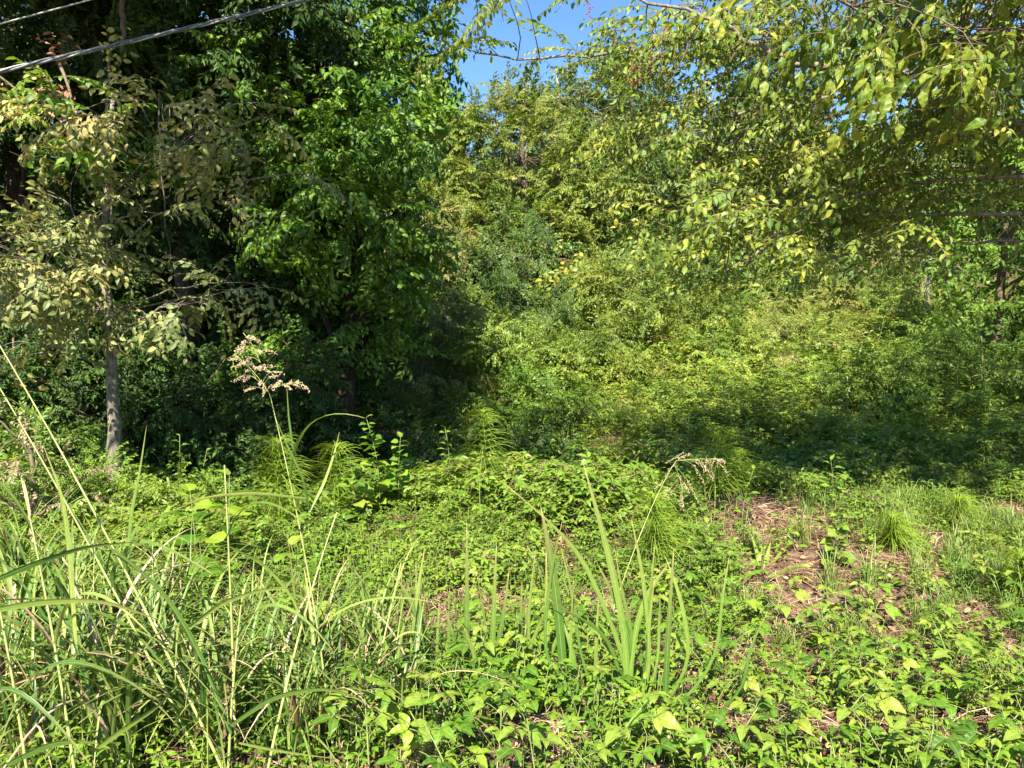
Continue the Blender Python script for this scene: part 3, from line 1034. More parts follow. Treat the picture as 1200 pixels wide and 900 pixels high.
shrub('brownish shrub with thin twigs high on the slope at right', 1060, 350, 21.0, 3.0, 1.8, SP_fine, [M['olive'], M['bark_pale']], 210, 200, gaps=.5)
shrub('low green shrub at the foot of the thin tree on the right', 1110, 390, 15.0, 2.2, 1.3, SP_fine, [M['weed'], M['stem_green']], 211, 130)
k = 0
for lb, px, Y, W_, H_, sp_, mt in [('low golden green bush left of the yellow bush in the middle', 700, 11.6, 1.3, .9, SP_fine, 'yellow'), ('low green bush in the sun right of the yellow bush', 850, 12.4, 1.4, .7, SP_fine, 'weed'),
                                   ('pale bush among the bracken right of centre', 920, 14.0, 1.5, .7, SP_fine, 'olive'), ('rust tinted bush at the top of the bracken', 880, 17.0, 2.6, 1.2, SP_fine, 'fern'),
                                   ('dark bush in the shade at far right', 1150, 10.2, 2.0, 1.3, SP_fine, 'bramble'),
                                   ('dark bush in the shade below the slim young tree', 1050, 9.6, 1.6, .9, SP_fine, 'bramble'), ('pale bush behind the dark hollow left of centre', 545, 11.2, 1.3, .9, SP_fine, 'olive'),
                                   ('small bush with light leaves behind the pale olive shrub', 530, 14.8, 1.8, 1.7, SP_fine, 'yellow'), ('bushy growth right of the rounded green bush', 665, 14.4, 1.6, 1.2, SP_fine, 'mid'),
                                   ('rust tinted low bush at the back in the middle of the bracken', 1010, 17.5, 2.4, 1.1, SP_fine, 'fern'), ('bright green low bush in front of the rounded green bush', 610, 10.9, 1.2, .6, SP_fine, 'bright')]:
    k += 1
    shrub(lb, px, 400, Y, W_, H_, sp_, [M[mt], M['stem_green']], 220 + k, int(60 * W_), .8)
shrub('dark leaved bush added for the shaded gap at the foot of the central tree', 566, 400, 15.6, 1.5, 1.5, SP_dark, [M['dark'], M['bark_brown']], 241, 130, .8)  # added bush, its dark leaf colour stands in for a shaded gap
shrub('dark leaved bush added for the shaded gap at the foot of the olive shrub behind the yellow bush', 840, 400, 18.0, 2.4, 1.3, SP_dark, [M['dark'], M['bark_brown']], 242, 180, .8)  # shade of the gap here is put into the dark leaves
shrub('dark leaved bush added for the shaded gap low between the pale shrubs at the back left of centre', 505, 400, 15.9, 1.0, 1.4, SP_dark, [M['dark'], M['bark_brown']], 243, 80, .8)  # added between the shrubs, dark leaves in place of shade
shrub('dark green tree like bush added for shaded gaps at the right of the central tree', 770, 400, 22.0, 3.0, 4.4, SP_dark, [M['mid'], M['bark_brown']], 244, 330, 1.0)  # dark mass added behind the rows so the gaps look shaded
make_tree('slim_tree', 'slim young tree with thin trunk standing in the bracken at right', 'tree', tuple(at(1084, 400, 15.5)[:2]),
          [(0, 0, 0), (0, 0, 1.5), (.1, 0, 3.2)], .045, [(0, 0, 2.6, 1.1, .9, 1.1, 90, .3)], SP_fine, [M['yellow'], M['bark_pale']], 212)
make_tree('bushy_tree', 'bushy bright green tree at the right edge', 'tree', (8.0, 12.2), [(0, 0, 0), (0, 0, 2), (.1, 0, 4)], .09,
          [(-.1, -.5, 2.3, 1.5, 1.2, 1.7, 620, .4), (.6, 0, 4.2, 1.4, 1.2, 1.0, 240)], SP_vine, [M['vine'], M['bark_brown']], 213, sc=.9)

# --- the overhanging tree on the right: trunk beyond the frame, boughs reaching in
ox, oy = 7.2, 6.2
oz = float(gz(ox, oy)) - .05


def rel(px, py, Y):
    p = at(px, py, Y)
    return p - np.array([ox, oy, oz])


rg = np.random.default_rng(77)
over = thing('overhanging_tree', 'tree leaning in from the right edge with drooping yellow green leaves', 'tree', (ox, oy, oz))
tpts = np.array([(0, 0, 0), (-.1, 0, 1.2), (-.25, -.1, 2.4), (-.3, -.1, 3.6), (-.2, 0, 5), (-.1, 0, 6.5), (0, 0, 8)])
obj('trunk', tube(tpts, [.24, .19, .17, .15, .12, .08, .04], 12, 0), M['bark_grey'], over, smooth=True)
boughs = []
BL = [  # (radius, points as (px, py, Y))
    (.05, [(1330, 175, 5.9), (1200, 148, 5.6), (1150, 144, 5.4), (1110, 128, 5.2), (1070, 112, 5.0), (1010, 92, 4.8)]),
    (.030, [(1290, 60, 5.4), (1180, 60, 5.0), (1080, 92, 4.8), (1010, 78, 4.8), (960, 78, 4.8), (910, 68, 4.8), (880, 48, 4.8), (850, 28, 4.8), (790, 8, 4.8), (720, -10, 4.8)]),
    (.022, [(1300, 170, 6.2), (1170, 155, 6.0), (1040, 165, 5.9), (980, 178, 5.8), (920, 182, 5.7), (830, 178, 5.6)]),
    (.02, [(1250, 215, 6.5), (1150, 195, 6.4), (1050, 198, 6.3), (960, 215, 6.2), (880, 235, 6.0), (820, 260, 5.9)]),
    (.018, [(1200, 60, 4.9), (1100, 60, 4.6), (1030, 30, 4.4), (960, -20, 4.2)]),
    (.02, [(1080, 60, 5.8), (980, 45, 5.9), (900, 40, 6.0), (820, 40, 6.1), (740, 60, 6.2), (640, 70, 6.2), (560, 62, 6.3)]),
    (.016, [(1000, 110, 6.2), (920, 120, 6.1), (840, 140, 6.0), (770, 165, 6.0), (720, 190, 6.0)]),
    (.035, [(1300, 40, 6.6), (1200, 20, 6.8), (1100, -20, 7.0), (1000, -80, 7.2)]),
    (.03, [(1300, -60, 5.4), (1150, -110, 5.6), (950, -170, 5.8), (780, -230, 6.0)]),
    (.018, [(1260, 250, 6.2), (1120, 250, 6.0), (1020, 252, 5.8), (930, 262, 5.5), (850, 268, 5.3), (800, 280, 5.3)]),
    (.014, [(1250, 200, 5.6), (1080, 215, 5.6), (960, 235, 5.4), (900, 290, 5.1), (850, 318, 4.9)]),
    (.016, [(1260, 100, 5.8), (1140, 120, 5.8), (1000, 130, 5.8), (880, 150, 5.8), (800, 200, 5.8), (770, 240, 5.8)]),
    (.014, [(1240, 280, 6.4), (1120, 285, 6.2), (1010, 292, 5.6), (950, 305, 5.0)]),
]
bl_pts = []
for rad, pl in BL:
    p = np.array([rel(*q) for q in pl])
    t = np.linspace(0, len(p) - 1, len(p) * 3)
    pp = np.stack([np.interp(t, range(len(p)), p[:, k]) for k in range(3)], 1)
    pp[1:-1] += rg.normal(0, .012, (len(pp) - 2, 3))
    if pl[0][0] >= 1190:
        j = int(np.argmin(abs(tpts[:, 2] - (pp[0, 2] - .3))))
        pp = np.vstack([bez(tpts[j], (tpts[j] + pp[0]) / 2 + (0, 0, .2), pp[0], 5)[:-1], pp])
    boughs.append(tube(pp, np.linspace(rad * 1.15, .007, len(pp)), 7, 0))
    bl_pts.append(pp)
allb = np.vstack(bl_pts)
# leafy sprays, those in view hung where the photograph has them: (px, py, Y, spread px x, y, count)
zones = [(1120, 40, 4.2, 110, 50, 34), (1020, 15, 4.3, 60, 25, 10), (970, 25, 5.3, 110, 40, 34), (850, 40, 5.6, 70, 45, 34), (755, 50, 5.8, 40, 35, 15), (660, 66, 6.2, 40, 8, 6), (555, 62, 6.3, 30, 12, 5),
         (790, 110, 5.6, 60, 40, 24), (900, 160, 5.8, 100, 45, 46), (1040, 160, 5.8, 130, 50, 60), (1140, 130, 5.5, 90, 60, 46), (880, 245, 5.2, 80, 50, 50),
         (790, 230, 5.8, 35, 40, 14), (1000, 240, 5.7, 100, 45, 52), (1120, 220, 6.2, 90, 36, 40), (850, 320, 4.9, 25, 25, 5), (955, 300, 4.9, 40, 22, 7), (725, 165, 6.2, 25, 35, 7),
         (610, -8, 5.4, 40, 8, 6), (1180, 20, 5.0, 70, 60, 24), (1000, -25, 6.0, 200, 22, 60), (700, 310, 6.2, 10, 14, 2), (1080, 300, 5.4, 50, 12, 3),
         (1500, -150, 4.2, 330, 35, 300), (1330, -140, 5.4, 130, 35, 100), (1350, 80, 7.0, 90, 120, 80), (1420, -60, 7.4, 160, 120, 120)]  # sprays past the frame edge, mostly placed to shade the ground at right
P, BIG = [], []
for px, py, Y, sx, sy, c in zones:
    for k in range(c):
        BIG.append(Y < 4.6)
        P.append(rel(px + rg.normal(0, sx * .62), py + rg.normal(0, sy * .62), Y + rg.normal(0, .45)))
P = np.array(P)
tw = []
for p in P:
    j = int(np.argmin(((allb - p) ** 2).sum(1)))
    if .12 < np.linalg.norm(allb[j] - p):
        tw.append(limb(allb[j], p, .005, .0018, rg, 6, .10, .12, 4)[1])
bo = obj('bough', join(boughs), M['bark_grey'], over, smooth=True)
obj('twig', join(tw), [M['bark_brown'], M['bark_brown']], over, smooth=True)
n = len(P)
X = np.stack([rg.normal(-.7, .6, n), rg.normal(-.1, .7, n), rg.normal(-.2, .3, n)], 1)
pick = np.where(np.array(BIG), 5 + rg.integers(0, 4, n), rg.integers(0, 5, n))
out = []
for i, t in enumerate(SP_over + SP_big):
    q = pick == i
    out.append(stamp(t, P[q], X[q], np.array([0, -.5, 1.0]) + rg.normal(0, .3, (q.sum(), 3)), .7 + .4 * rg.random(q.sum()), rg.random(q.sum()), .4))
obj('crown', join(out), [M['overhang'], M['bark_brown']], over)
# red drupes hanging from the upper bough
ico = []
sphere = None


def ball(r=1.0, k=6):
    V, Fs = [(0, 0, r)], []
    for i in (1, 2):
        for j in range(k):
            a = j * 2 * math.pi / k
            V.append((r * math.sin(i * math.pi / 3) * math.cos(a), r * math.sin(i * math.pi / 3) * math.sin(a), r * math.cos(i * math.pi / 3)))
    V.append((0, 0, -r))
    for j in range(k):
        q = (j + 1) % k
        Fs += [(0, 1 + j, 1 + q), (1 + j, 1 + k + j, 1 + k + q), (1 + j, 1 + k + q, 1 + q), (1 + k + j, 1 + 2 * k, 1 + k + q)]
    return T(V, Fs)


BALL = ball()
for px, py in [(768, 48), (760, 62), (775, 66), (750, 75), (780, 30), (741, 78), (690, -4), (810, 12)]:
    c = rel(px, py, 5.3)
    pp = c + np.stack([rg.normal(0, .018, 16), rg.normal(0, .018, 16), -np.linspace(0, .14, 16)], 1)
    b = join([stamp(BALL, pp, (1, 0, 0), (0, 0, 1), .007), tube([c + (0, 0, .06), c, c + (0, 0, -.14)], .002, 4, 0)])
    obj('berry_cluster', b, M['berry'], over)

# ------------------------------------------------------------------ overhead cables
def sag(p0, p1, s, n=40):
    t = np.linspace(0, 1, n)[:, None]
    p = np.asarray(p0) * (1 - t) + np.asarray(p1) * t
    p[:, 2] -= s * 4 * (t * (1 - t))[:, 0]
    return p


def extend(a, b, k):
    return a - (b - a) * k, b + (b - a) * k


a, b = at(0, 84, 5.2), at(365, -1, 6.6)
a2, b2 = extend(a, b, 2.2)
ctr = sag(a2, b2, .0, 160)
tt = np.linspace(0, 1, 160)
ctr[:, 2] -= .12 * 4 * (tt * (1 - tt)) - .12 * 4 * .25 + 0.0
L_ = np.linalg.norm(b2 - a2)
dirv = norm(b2 - a2)
s1 = norm(np.cross(dirv, (0, 0, 1)))
s2 = np.cross(s1, dirv)
ct = thing('twisted_cable', 'thick twisted overhead cable bundle crossing the top left corner', 'cable', tuple(a2), 'overhead cables')
fine_t = np.linspace(0, 1, 700)
fc = np.stack([np.interp(fine_t, tt, ctr[:, k]) for k in range(3)], 1) - a2
for k in range(3):
    ph = fine_t * L_ / .55 * 2 * math.pi + k * 2.094
    obj('strand', tube(fc + .009 * (np.cos(ph)[:, None] * s1 + np.sin(ph)[:, None] * s2), .0085 if k else .006, 7, 0), M['cable'] if k else M['wire'], ct, smooth=True)
a, b = at(0, 28, 5.4), at(105, 0, 5.9)
a2, b2 = extend(a, b, 8)
o = obj('thin_cable', tube(sag(a2, b2, .0, 60), .0055, 8, 0), M['wire'], None, True)
tag(o, 'thin pale overhead cable above the twisted one at top left', 'cable', 'overhead cables')

# ------------------------------------------------------------------ horsetails
def horsetail_t(seed, H=.6, nodes=13, nn=16, L=.22, w_=.0042):
    r = random.Random(seed)
    nd, stm = [], []
    pts = bez((0, 0, 0), (r.gauss(0, .02), r.gauss(0, .02), H * .5), (r.gauss(0, .05), r.gauss(0, .03), H), 12)
    stm.append(tube(pts, np.linspace(.004, .0015, 12), 5, 1))
    for k in range(nodes):
        t = .25 + .73 * k / (nodes - 1)
        p = bez(pts[0], pts[6], pts[11], 40)[int(t * 39)]
        l = L * (1.05 - .6 * t ** 2.5) * r.uniform(.75, 1.2)
        for j in range(nn):
            an = j * 2 * math.pi / nn + r.uniform(-.15, .15) + k * .3
            d = np.array([math.cos(an), math.sin(an), 0])
            up = .55 if t < .8 else 1.0
            ll = l * r.uniform(.55, 1.2)
            nd.append(strap(bez(p, p + d * ll * .5 + (0, 0, ll * up * .6), p + d * ll * r.uniform(.8, 1.0) - (0, 0, ll * (.25 - .45 * t)), 6), w_, (-math.sin(an), math.cos(an), 0.4), .1, r.random(), 0, .3, 1))
    return join(nd), join(stm)


HT = []
def horsetail(label, px, py, Y, h, seed, rz=0):
    p = at(px, py, Y)
    base = (float(p[0]), float(Y), float(p[2]))
    # base pixel gives the visible foot; carry the stem down to the soil
    g = float(gz(p[0], Y))
    H = h * 1.15 + (p[2] - g)
    root = thing('horsetail', label, 'horsetail', (p[0], Y, g - .02), 'horsetails', rz)
    nd, stm = horsetail_t(seed, max(.25, H), int(12 + 9 * h), 26, .38 * (h / .55) ** .5)
    obj('needle_whorls', nd, M['needle'], root)
    obj('stem', stm, [M['stem_green'], M['stem_green']], root, True)


horsetail('tall bright green horsetail in front of the dark shade beside the seeding grass stalk', 327, 604, 5.4, .50, 1)
horsetail('feathery horsetail just right of the tall one at the edge of the shade', 391, 590, 5.9, .42, 2)
horsetail('fountain shaped horsetail standing alone against the shade in the centre', 571, 545, 6.3, .42, 3)
horsetail('drooping horsetail in the middle brambles beside the litter patch', 768, 660, 4.9, .40, 4)
horsetail('horsetail just behind the pinkish seed head right of centre', 838, 575, 5.9, .45, 5)
horsetail('horsetail next to the one behind the pinkish seed head', 866, 585, 6.2, .35, 6)
horsetail('horsetail at the right edge above the corner leaves', 1193, 745, 4.2, .42, 7)
horsetail('small pale horsetail in the sunlit weeds above the centre', 738, 500, 8.0, .42, 9)
horsetail('soft horsetail at the left end of the fine grass patch on the right', 1045, 690, 4.9, .30, 10)
horsetail('wide horsetail at the back of the fine grass patch', 1120, 650, 5.4, .32, 12)

# ------------------------------------------------------------------ tall grass stalks at left
def culm(r, base, tip, bend, rad=.004):
    """stem points from base to tip with a bow of 'bend' metres"""
    base, tip = np.asarray(base), np.asarray(tip)
    m = (base + tip) / 2 + np.asarray(bend)
    return bez(base, m, tip, 14)


def panicle(r, p, d, L=.2, n=12, drop=.5, sidew=1.0):
    """open seed head at p along d"""
    ax, sp_ = [], []
    d = norm(d)
    main = bez(p, p + d * L * .5, p + d * L + np.array([r.gauss(0, .02), 0, -.02]), 6)
    ax.append(tube(main, .0012, 4, 0))
    for k in range(n):
        t = .02 + .9 * k / n
        q = main[0] + (main[-1] - main[0]) * t
        an = r.uniform(0, 6.28)
        s = np.array([math.cos(an) * sidew, math.sin(an) * .7, r.uniform(-.1, .6)])
        l = L * (.75 - .5 * t) * r.uniform(.7, 1.2)
        e = q + norm(s + d * .5) * l + np.array([0, 0, -l * drop * r.uniform(.3, 1.2)])
        br = bez(q, q + norm(s + d) * l * .6, e, 7)
        ax.append(tube(br, .0007, 3, 0))
        for j in range(22):
            c = br[3] + (br[6] - br[3]) * (j / 21) + rv(r, .003)
            dd = norm(br[6] - br[4] + rv(r, .02) + np.array([0, 0, -.003]))
            sp_.append(stamp(BALL, [c], [dd], [(0, 1, .1)], .0022, None, 0, 1).V * 1)
            sp_[-1] = stamp(T(BALL.V * np.array([4.6, 1, 1]), BALL.F, BALL.A, BALL.M), [c], [dd], [(0, .3, 1)], .0011)
    return join(ax), join(sp_)


def grass_stalk(label, base_px, tip_px, Y0, Y1, bow=(0, 0, 0), blades=(), seed=0, seedhead=False, rad=.005, group='tall grass stalks on the left', name='grass_stalk', cat='grass', blade_w=.016, nb=4):
    r = random.Random(seed)
    b = at(base_px[0], base_px[1], Y0)
    g = np.array([b[0], Y0, float(gz(b[0], Y0)) - .02])
    if b[2] > g[2]:
        g[2] = g[2]
    root = thing(name, label, cat, tuple(g), group)
    tip = at(tip_px[0], tip_px[1], Y1)
    pts = culm(r, g, tip, bow) - g
    obj('stem', tube(pts, np.linspace(rad, rad * .35, len(pts)), 6, 0), M['culm'], root, True)
    lf = []
    for k in range(nb):
        t = .18 + .68 * k / max(1, nb - 1) + r.uniform(-.05, .05)
        i = int(t * 13)
        p = pts[i]
        an = r.uniform(-.5, .5) + (0 if k % 2 else math.pi)
        L = r.uniform(.35, .62)
        d = np.array([math.cos(an), math.sin(an) * .6, 0])
        up = norm(pts[i + 1] - pts[i])
        q = bez(p, p + up * L * .55 + d * L * .2, p + d * L * r.uniform(.55, .9) + up * L * r.uniform(.1, .5) - np.array([0, 0, r.uniform(0, .2)]), 12)
        lf.append(strap(q, blade_w * r.uniform(.8, 1.25), (-math.sin(an) + .3, math.cos(an), .3), .35, r.random(), 0, .6, .7))
    for (pl, wd) in blades:     # blades given in the picture plane at their own depth
        q = np.array([at(*w_) for w_ in pl]) - g
        tt = np.linspace(0, len(q) - 1, 16)
        # smooth
        from_pts = np.stack([np.interp(tt, range(len(q)), q[:, c]) for c in range(3)], 1)
        for _ in range(3):
            from_pts[1:-1] = (from_pts[:-2] + 2 * from_pts[1:-1] + from_pts[2:]) / 4
        lf.append(strap(from_pts, wd, (0, -.35, 1) if abs(q[-1][0] - q[0][0]) > abs(q[-1][2] - q[0][2]) else (1, -.3, 0), .35, r.random(), 0, .6, .7))
    for q in lf:
        obj('leaf_blade', q, M['blade'], root, True)
    if seedhead:
        a_, s_ = panicle(r, pts[-1], pts[-1] - pts[-3], .13, 16, .8)
        ph = obj('seed_head', s_, M['husk'], root, True)
        obj('branchlets', a_, M['culm'], ph, True)
    return root


# seeding stalk in front of the dark shade
root = grass_stalk('tall stalk with open pinkish seed head in front of the dark shade', (392, 900), (316, 462), 2.55, 2.6, (.05, 0, 0.0),
                   [([(362, 598, 2.55), (355, 560, 2.5), (335, 520, 2.5), (323, 490, 2.5)], .010), ([(362, 600, 2.55), (380, 565, 2.6), (392, 530, 2.7), (398, 505, 2.7)], .011),
                    ([(360, 585, 2.55), (300, 578, 2.5), (240, 582, 2.45), (190, 605, 2.4)], .013), ([(345, 540, 2.58), (338, 490, 2.6), (336, 450, 2.6)], .009)], 1, False, .0045, nb=2)
r = random.Random(5)
base = np.array(root.location)
for (p0, d0, L0, nn) in [((316, 462), (-.55, 0, 1), .17, 15), ((305, 425), (-.3, 0, 1), .13, 10), ((318, 455), (.9, 0, .3), .13, 8)]:
    a_, s_ = panicle(r, at(p0[0], p0[1], 2.6) - base, d0, L0, nn, .75, 1.0)
    a_.M[:] = 1
    obj('seed_head', join([s_, a_]), [M['husk'], M['culm']], root, True)
root2 = grass_stalk('stalk with drooping pinkish seed head over the middle brambles', (690, 760), (792, 540), 3.3, 3.6, (.02, 0, .25),
                    [], 2, False, .003, 'seeding grass stalks', nb=1)
base = np.array(root2.location)
for (p0, d0, L0, nn) in [((792, 540), (.8, 0, .1), .22, 15), ((790, 545), (.3, 0, -.5), .16, 9)]:
    a_, s_ = panicle(r, at(p0[0], p0[1], 3.6) - base, d0, L0, nn, 1.0)
    a_.M[:] = 1
    obj('seed_head', join([s_, a_]), [M['husk'], M['culm']], root2, True)

ST = [  # label, base px, tip px, Y0, Y1, bow, blades
    ('longest pale stalk slanting from bottom left centre up to the left edge', (280, 900), (-8, 392), 2.3, 2.6, (.03, 0, .06),
     [([(270, 860, 2.3), (232, 760, 2.35), (190, 690, 2.35), (128, 640, 2.4), (100, 628, 2.4)], .022)], 3),
    ('second pale stalk slanting parallel below the longest one', (250, 900), (0, 455), 2.4, 2.7, (.02, 0, .04),
     [([(205, 800, 2.4), (150, 730, 2.4), (60, 700, 2.35), (-20, 705, 2.3)], .018)], 3),
    ('stalk rising steeply with a dark blade crossing the trunk base', (95, 900), (25, 560), 2.1, 2.3, (.03, 0, 0),
     [([(88, 760, 2.3), (80, 640, 2.3), (72, 580, 2.3), (50, 520, 2.3)], .022), ([(150, 640, 2.4), (153, 600, 2.4), (163, 555, 2.4), (172, 497, 2.4)], .014)], 3),
    ('upright thin stalk standing in front of the dark hollow', (275, 860), (263, 545), 2.5, 2.5, (.01, 0, 0), [], 2),
    ('stalk with a long level blade near the left edge', (40, 900), (-20, 620), 2.0, 2.1, (.03, 0, 0),
     [([(-30, 720, 2.0), (40, 705, 2.0), (120, 702, 2.0), (190, 728, 2.1)], .02), ([(-30, 690, 2.1), (40, 660, 2.1), (100, 640, 2.2), (160, 635, 2.3)], .018)], 3),
    ('stalk with a blade bowing right over the bramble edge', (265, 900), (285, 690), 2.3, 2.4, (-.02, 0, 0),
     [([(222, 735, 2.3), (260, 705, 2.35), (310, 690, 2.4), (345, 690, 2.4)], .018), ([(270, 640, 2.4), (310, 660, 2.4), (345, 700, 2.4), (362, 760, 2.4)], .016)], 2),
    ('stalk with arched blades reaching the bottom centre', (300, 900), (395, 600), 2.2, 2.6, (-.03, 0, .05),
     [([(270, 850, 2.2), (320, 815, 2.2), (380, 805, 2.25), (430, 820, 2.3)], .02), ([(280, 870, 2.2), (330, 880, 2.2), (400, 890, 2.2)], .014)], 3),
    ('leaning stalk low in the bottom left corner', (10, 905), (-60, 700), 1.95, 2.0, (0, 0, 0),
     [([(0, 900, 1.95), (60, 870, 1.95), (100, 868, 1.95), (118, 872, 1.95)], .02), ([(110, 880, 2.0), (150, 850, 2.0), (185, 828, 2.05), (200, 810, 2.1)], .018)], 3),
    ('stalk at bottom centre left with blades spread like a fan', (420, 905), (470, 660), 2.6, 2.8, (0, 0, 0), [([(400, 850, 2.6), (380, 780, 2.6), (330, 730, 2.6), (300, 715, 2.6)], .016)], 3),
]
for i, (lb, bp, tp, Y0, Y1, bow, bl, nb) in enumerate(ST):
    grass_stalk(lb, bp, tp, Y0, Y1, bow, bl, 20 + i, False, .0058, nb=nb)


# leafy grass clumps at the bottom left (arching blades)
def clump_t(seed, n=26, H=.55, wd=.018):
    r = random.Random(seed)
    out = []
    for k in range(n):
        an, ln = r.uniform(0, 6.28), H * r.uniform(.6, 1.2)
        b = np.array([r.gauss(0, .05), r.gauss(0, .05), 0])
        d = np.array([math.cos(an), math.sin(an), 0]) * ln
        up = r.uniform(.6, 1.0)
        out.append(strap(bez(b, b + d * .15 + (0, 0, ln * up), b + d * r.uniform(.4, .95) + (0, 0, ln * r.uniform(.15, .85)), 11), wd * r.uniform(.5, 1.2), (-math.sin(an), math.cos(an), 0), .35, r.random(), 2 if r.random() < .13 else 0, .7, .6))
    return join(out)


clumps = []
for i in range(4):
    root = thing('grass_clump', 'x', 'grass', (0, 0, -5), 'grass clumps in the bottom left')
    obj('leaf_blades', clump_t(300 + i, 46, .82, .018), [M['blade'], M['culm'], M['straw']], root, True)
    st_ = []
    r = random.Random(i)
    for k in range(5):
        an = r.uniform(0, 6.28)
        st_.append(tube(bez((0, 0, 0), (0, 0, .3), (math.cos(an) * .2, math.sin(an) * .2, r.uniform(.4, .7)), 8), np.linspace(.003, .0012, 8), 5, 0))
    obj('stem', join(st_), M['culm'], root, True)
    clumps.append(root)
CL = [((30, 800), 'grass clump at the left edge below the long level blade', 1.1), ((110, 850), 'dense grass clump in the bottom left corner region beside the leaning stalk', 1.0),
      ((180, 790), 'grass clump between the two slanting pale stalks', .9), ((230, 860), 'grass clump at the foot of the longest pale stalk', .9),
      ((90, 720), 'grass clump under the steep stalk near the trunk', .9), ((20, 690), 'grass clump at the left edge above the level blade', .9),
      ((320, 860), 'grass clump at the bottom below the bowing blade', .8), ((370, 790), 'grass clump beside the foot of the seeding stalk', .75),
      ((430, 800), 'narrow grass clump left of the sword leaves', .8), ((470, 850), 'low grass clump at bottom centre left', .65),
      ((150, 640), 'grass clump at the edge of the weeds below the trunk', .55), ((40, 620), 'thin grass clump at the left edge below the dead fronds', .7),
      ((290, 740), 'sparse grass clump left of the brown litter gap', .6),
      ((60, 895), 'grass clump in the very corner at bottom left', 1.0), ((150, 895), 'grass clump on the bottom edge right of the corner clump', 1.0), ((250, 895), 'grass clump on the bottom edge below the pale stalks', .9),
      ((350, 895), 'grass clump on the bottom edge left of the seeding stalk foot', .8), ((130, 760), 'bushy grass clump behind the dense corner clump', .9), ((215, 720), 'grass clump behind the slanting stalks', .7),
      ((70, 790), 'grass clump between the left edge and the dense corner clump', 1.0), ((5, 860), 'grass clump cut by the left edge near the bottom', 1.0), ((400, 870), 'thin grass clump right of the seeding stalk foot', .7)]
for i, ((px, py), lb, s_) in enumerate(CL):
    x, y = gpt(px, min(py, 895))
    y = max(y, 1.9)
    if i < 4:
        c = clumps[i]
        c.location = (x, y, float(gz(x, y)) - .02)
        c.rotation_euler = (0, 0, i * 1.1)
        c.scale = (s_,) * 3
        c['label'] = lb
    else:
        dup(clumps[i % 4], (x, y, float(gz(x, y)) - .02), i * 1.7, s_, lb)


# ------------------------------------------------------------------ sword-leaved clumps in the centre
def sword_clump(label, leaves, seed, name='sword_leaf_clump', mat='sword', group='sword leaved clumps', cat='plant'):
    """leaves: lists of (px, py, Y) from foot to tip with a width in metres"""
    r = random.Random(seed)
    b = at(*leaves[0][0][0])
    g = np.array([b[0], leaves[0][0][0][2], float(gz(b[0], leaves[0][0][0][2])) - .02])
    root = thing(name, label, cat, tuple(g), group)
    wide = 1.05 if mat == 'sword' else 1.7
    if mat == 'sword' and len(leaves) > 3:
        f0 = leaves[0][0][0]
        for k in range(6):
            a0, h = f0[0] + r.uniform(-105, 105), r.uniform(80, 190)
            d0 = r.gauss(0, 26)
            leaves = leaves + [([(a0, f0[1], f0[2]), (a0 + d0 * .4, f0[1] - h * .6, f0[2]), (a0 + d0, f0[1] - h, f0[2] + r.uniform(-.1, .1))], r.uniform(.011, .018))]
    for pl, wd in leaves:
        wd *= wide
        q = np.array([at(*w_) for w_ in pl])
        f = q[0] * .3 + g * .7
        f[2] = min(float(gz(f[0], f[1])) - .02, q[0][2])
        q = np.vstack([[f], q]) - g
        tt = np.linspace(0, len(q) - 1, 14)
        p = np.stack([np.interp(tt, range(len(q)), q[:, c]) for c in range(3)], 1)
        for _ in range(3):
            p[1:-1] = (p[:-2] + 2 * p[1:-1] + p[2:]) / 4
        obj('leaf', strap(p, wd, (1, r.uniform(-.4, .4), 0), .3, r.random(), 0, .35, .9), M[mat], root, True)
    return root


sword_clump('sword leaved clump left of centre with two tall straight leaves', [
    ([(546, 835, 3.1), (547, 720, 3.1), (547, 605, 3.1)], .022), ([(576, 815, 3.1), (578, 720, 3.1), (582, 632, 3.1)], .021), ([(566, 812, 3.1), (588, 740, 3.1), (597, 664, 3.1)], .02),
    ([(530, 800, 3.1), (525, 740, 3.1), (527, 685, 3.1)], .012), ([(520, 840, 3.1), (500, 760, 3.0), (478, 690, 3.0), (455, 670, 3.0)], .018), ([(512, 800, 3.1), (495, 730, 3.1), (490, 690, 3.1)], .014)], 1)
sword_clump('sword leaved clump in the centre with the broadest tall leaf', [
    ([(662, 815, 2.95), (655, 720, 2.95), (645, 650, 2.95), (633, 590, 2.95)], .034), ([(645, 820, 3.1), (641, 740, 3.1), (640, 640, 3.1)], .024), ([(612, 805, 3.1), (610, 740, 3.1), (612, 680, 3.1)], .018),
    ([(600, 810, 3.2), (602, 760, 3.2), (606, 715, 3.2)], .018), ([(625, 830, 3.1), (640, 780, 3.1), (660, 730, 3.1), (684, 700, 3.1)], .018), ([(622, 800, 3.1), (618, 730, 3.1), (628, 640, 3.1)], .016),
    ([(600, 815, 3.1), (630, 735, 3.1), (650, 700, 3.0)], .016)], 2)
sword_clump('sword leaved clump right of centre with crossing leaves', [
    ([(736, 780, 2.95), (728, 710, 2.95), (706, 620, 2.95), (682, 538, 2.95)], .026), ([(738, 790, 3.0), (722, 745, 3.0), (690, 665, 3.0), (662, 625, 3.0), (583, 560, 3.0)], .018), ([(738, 780, 3.0), (748, 720, 3.0), (765, 685, 3.0), (788, 655, 3.0)], .022),
    ([(742, 785, 3.0), (738, 740, 3.0), (716, 690, 3.0), (700, 660, 3.0)], .02), ([(730, 800, 2.9), (712, 740, 2.9), (668, 720, 2.9), (640, 700, 2.9)], .016), ([(735, 790, 3.0), (745, 750, 3.0), (730, 700, 3.0), (720, 640, 3.0)], .016)], 3)
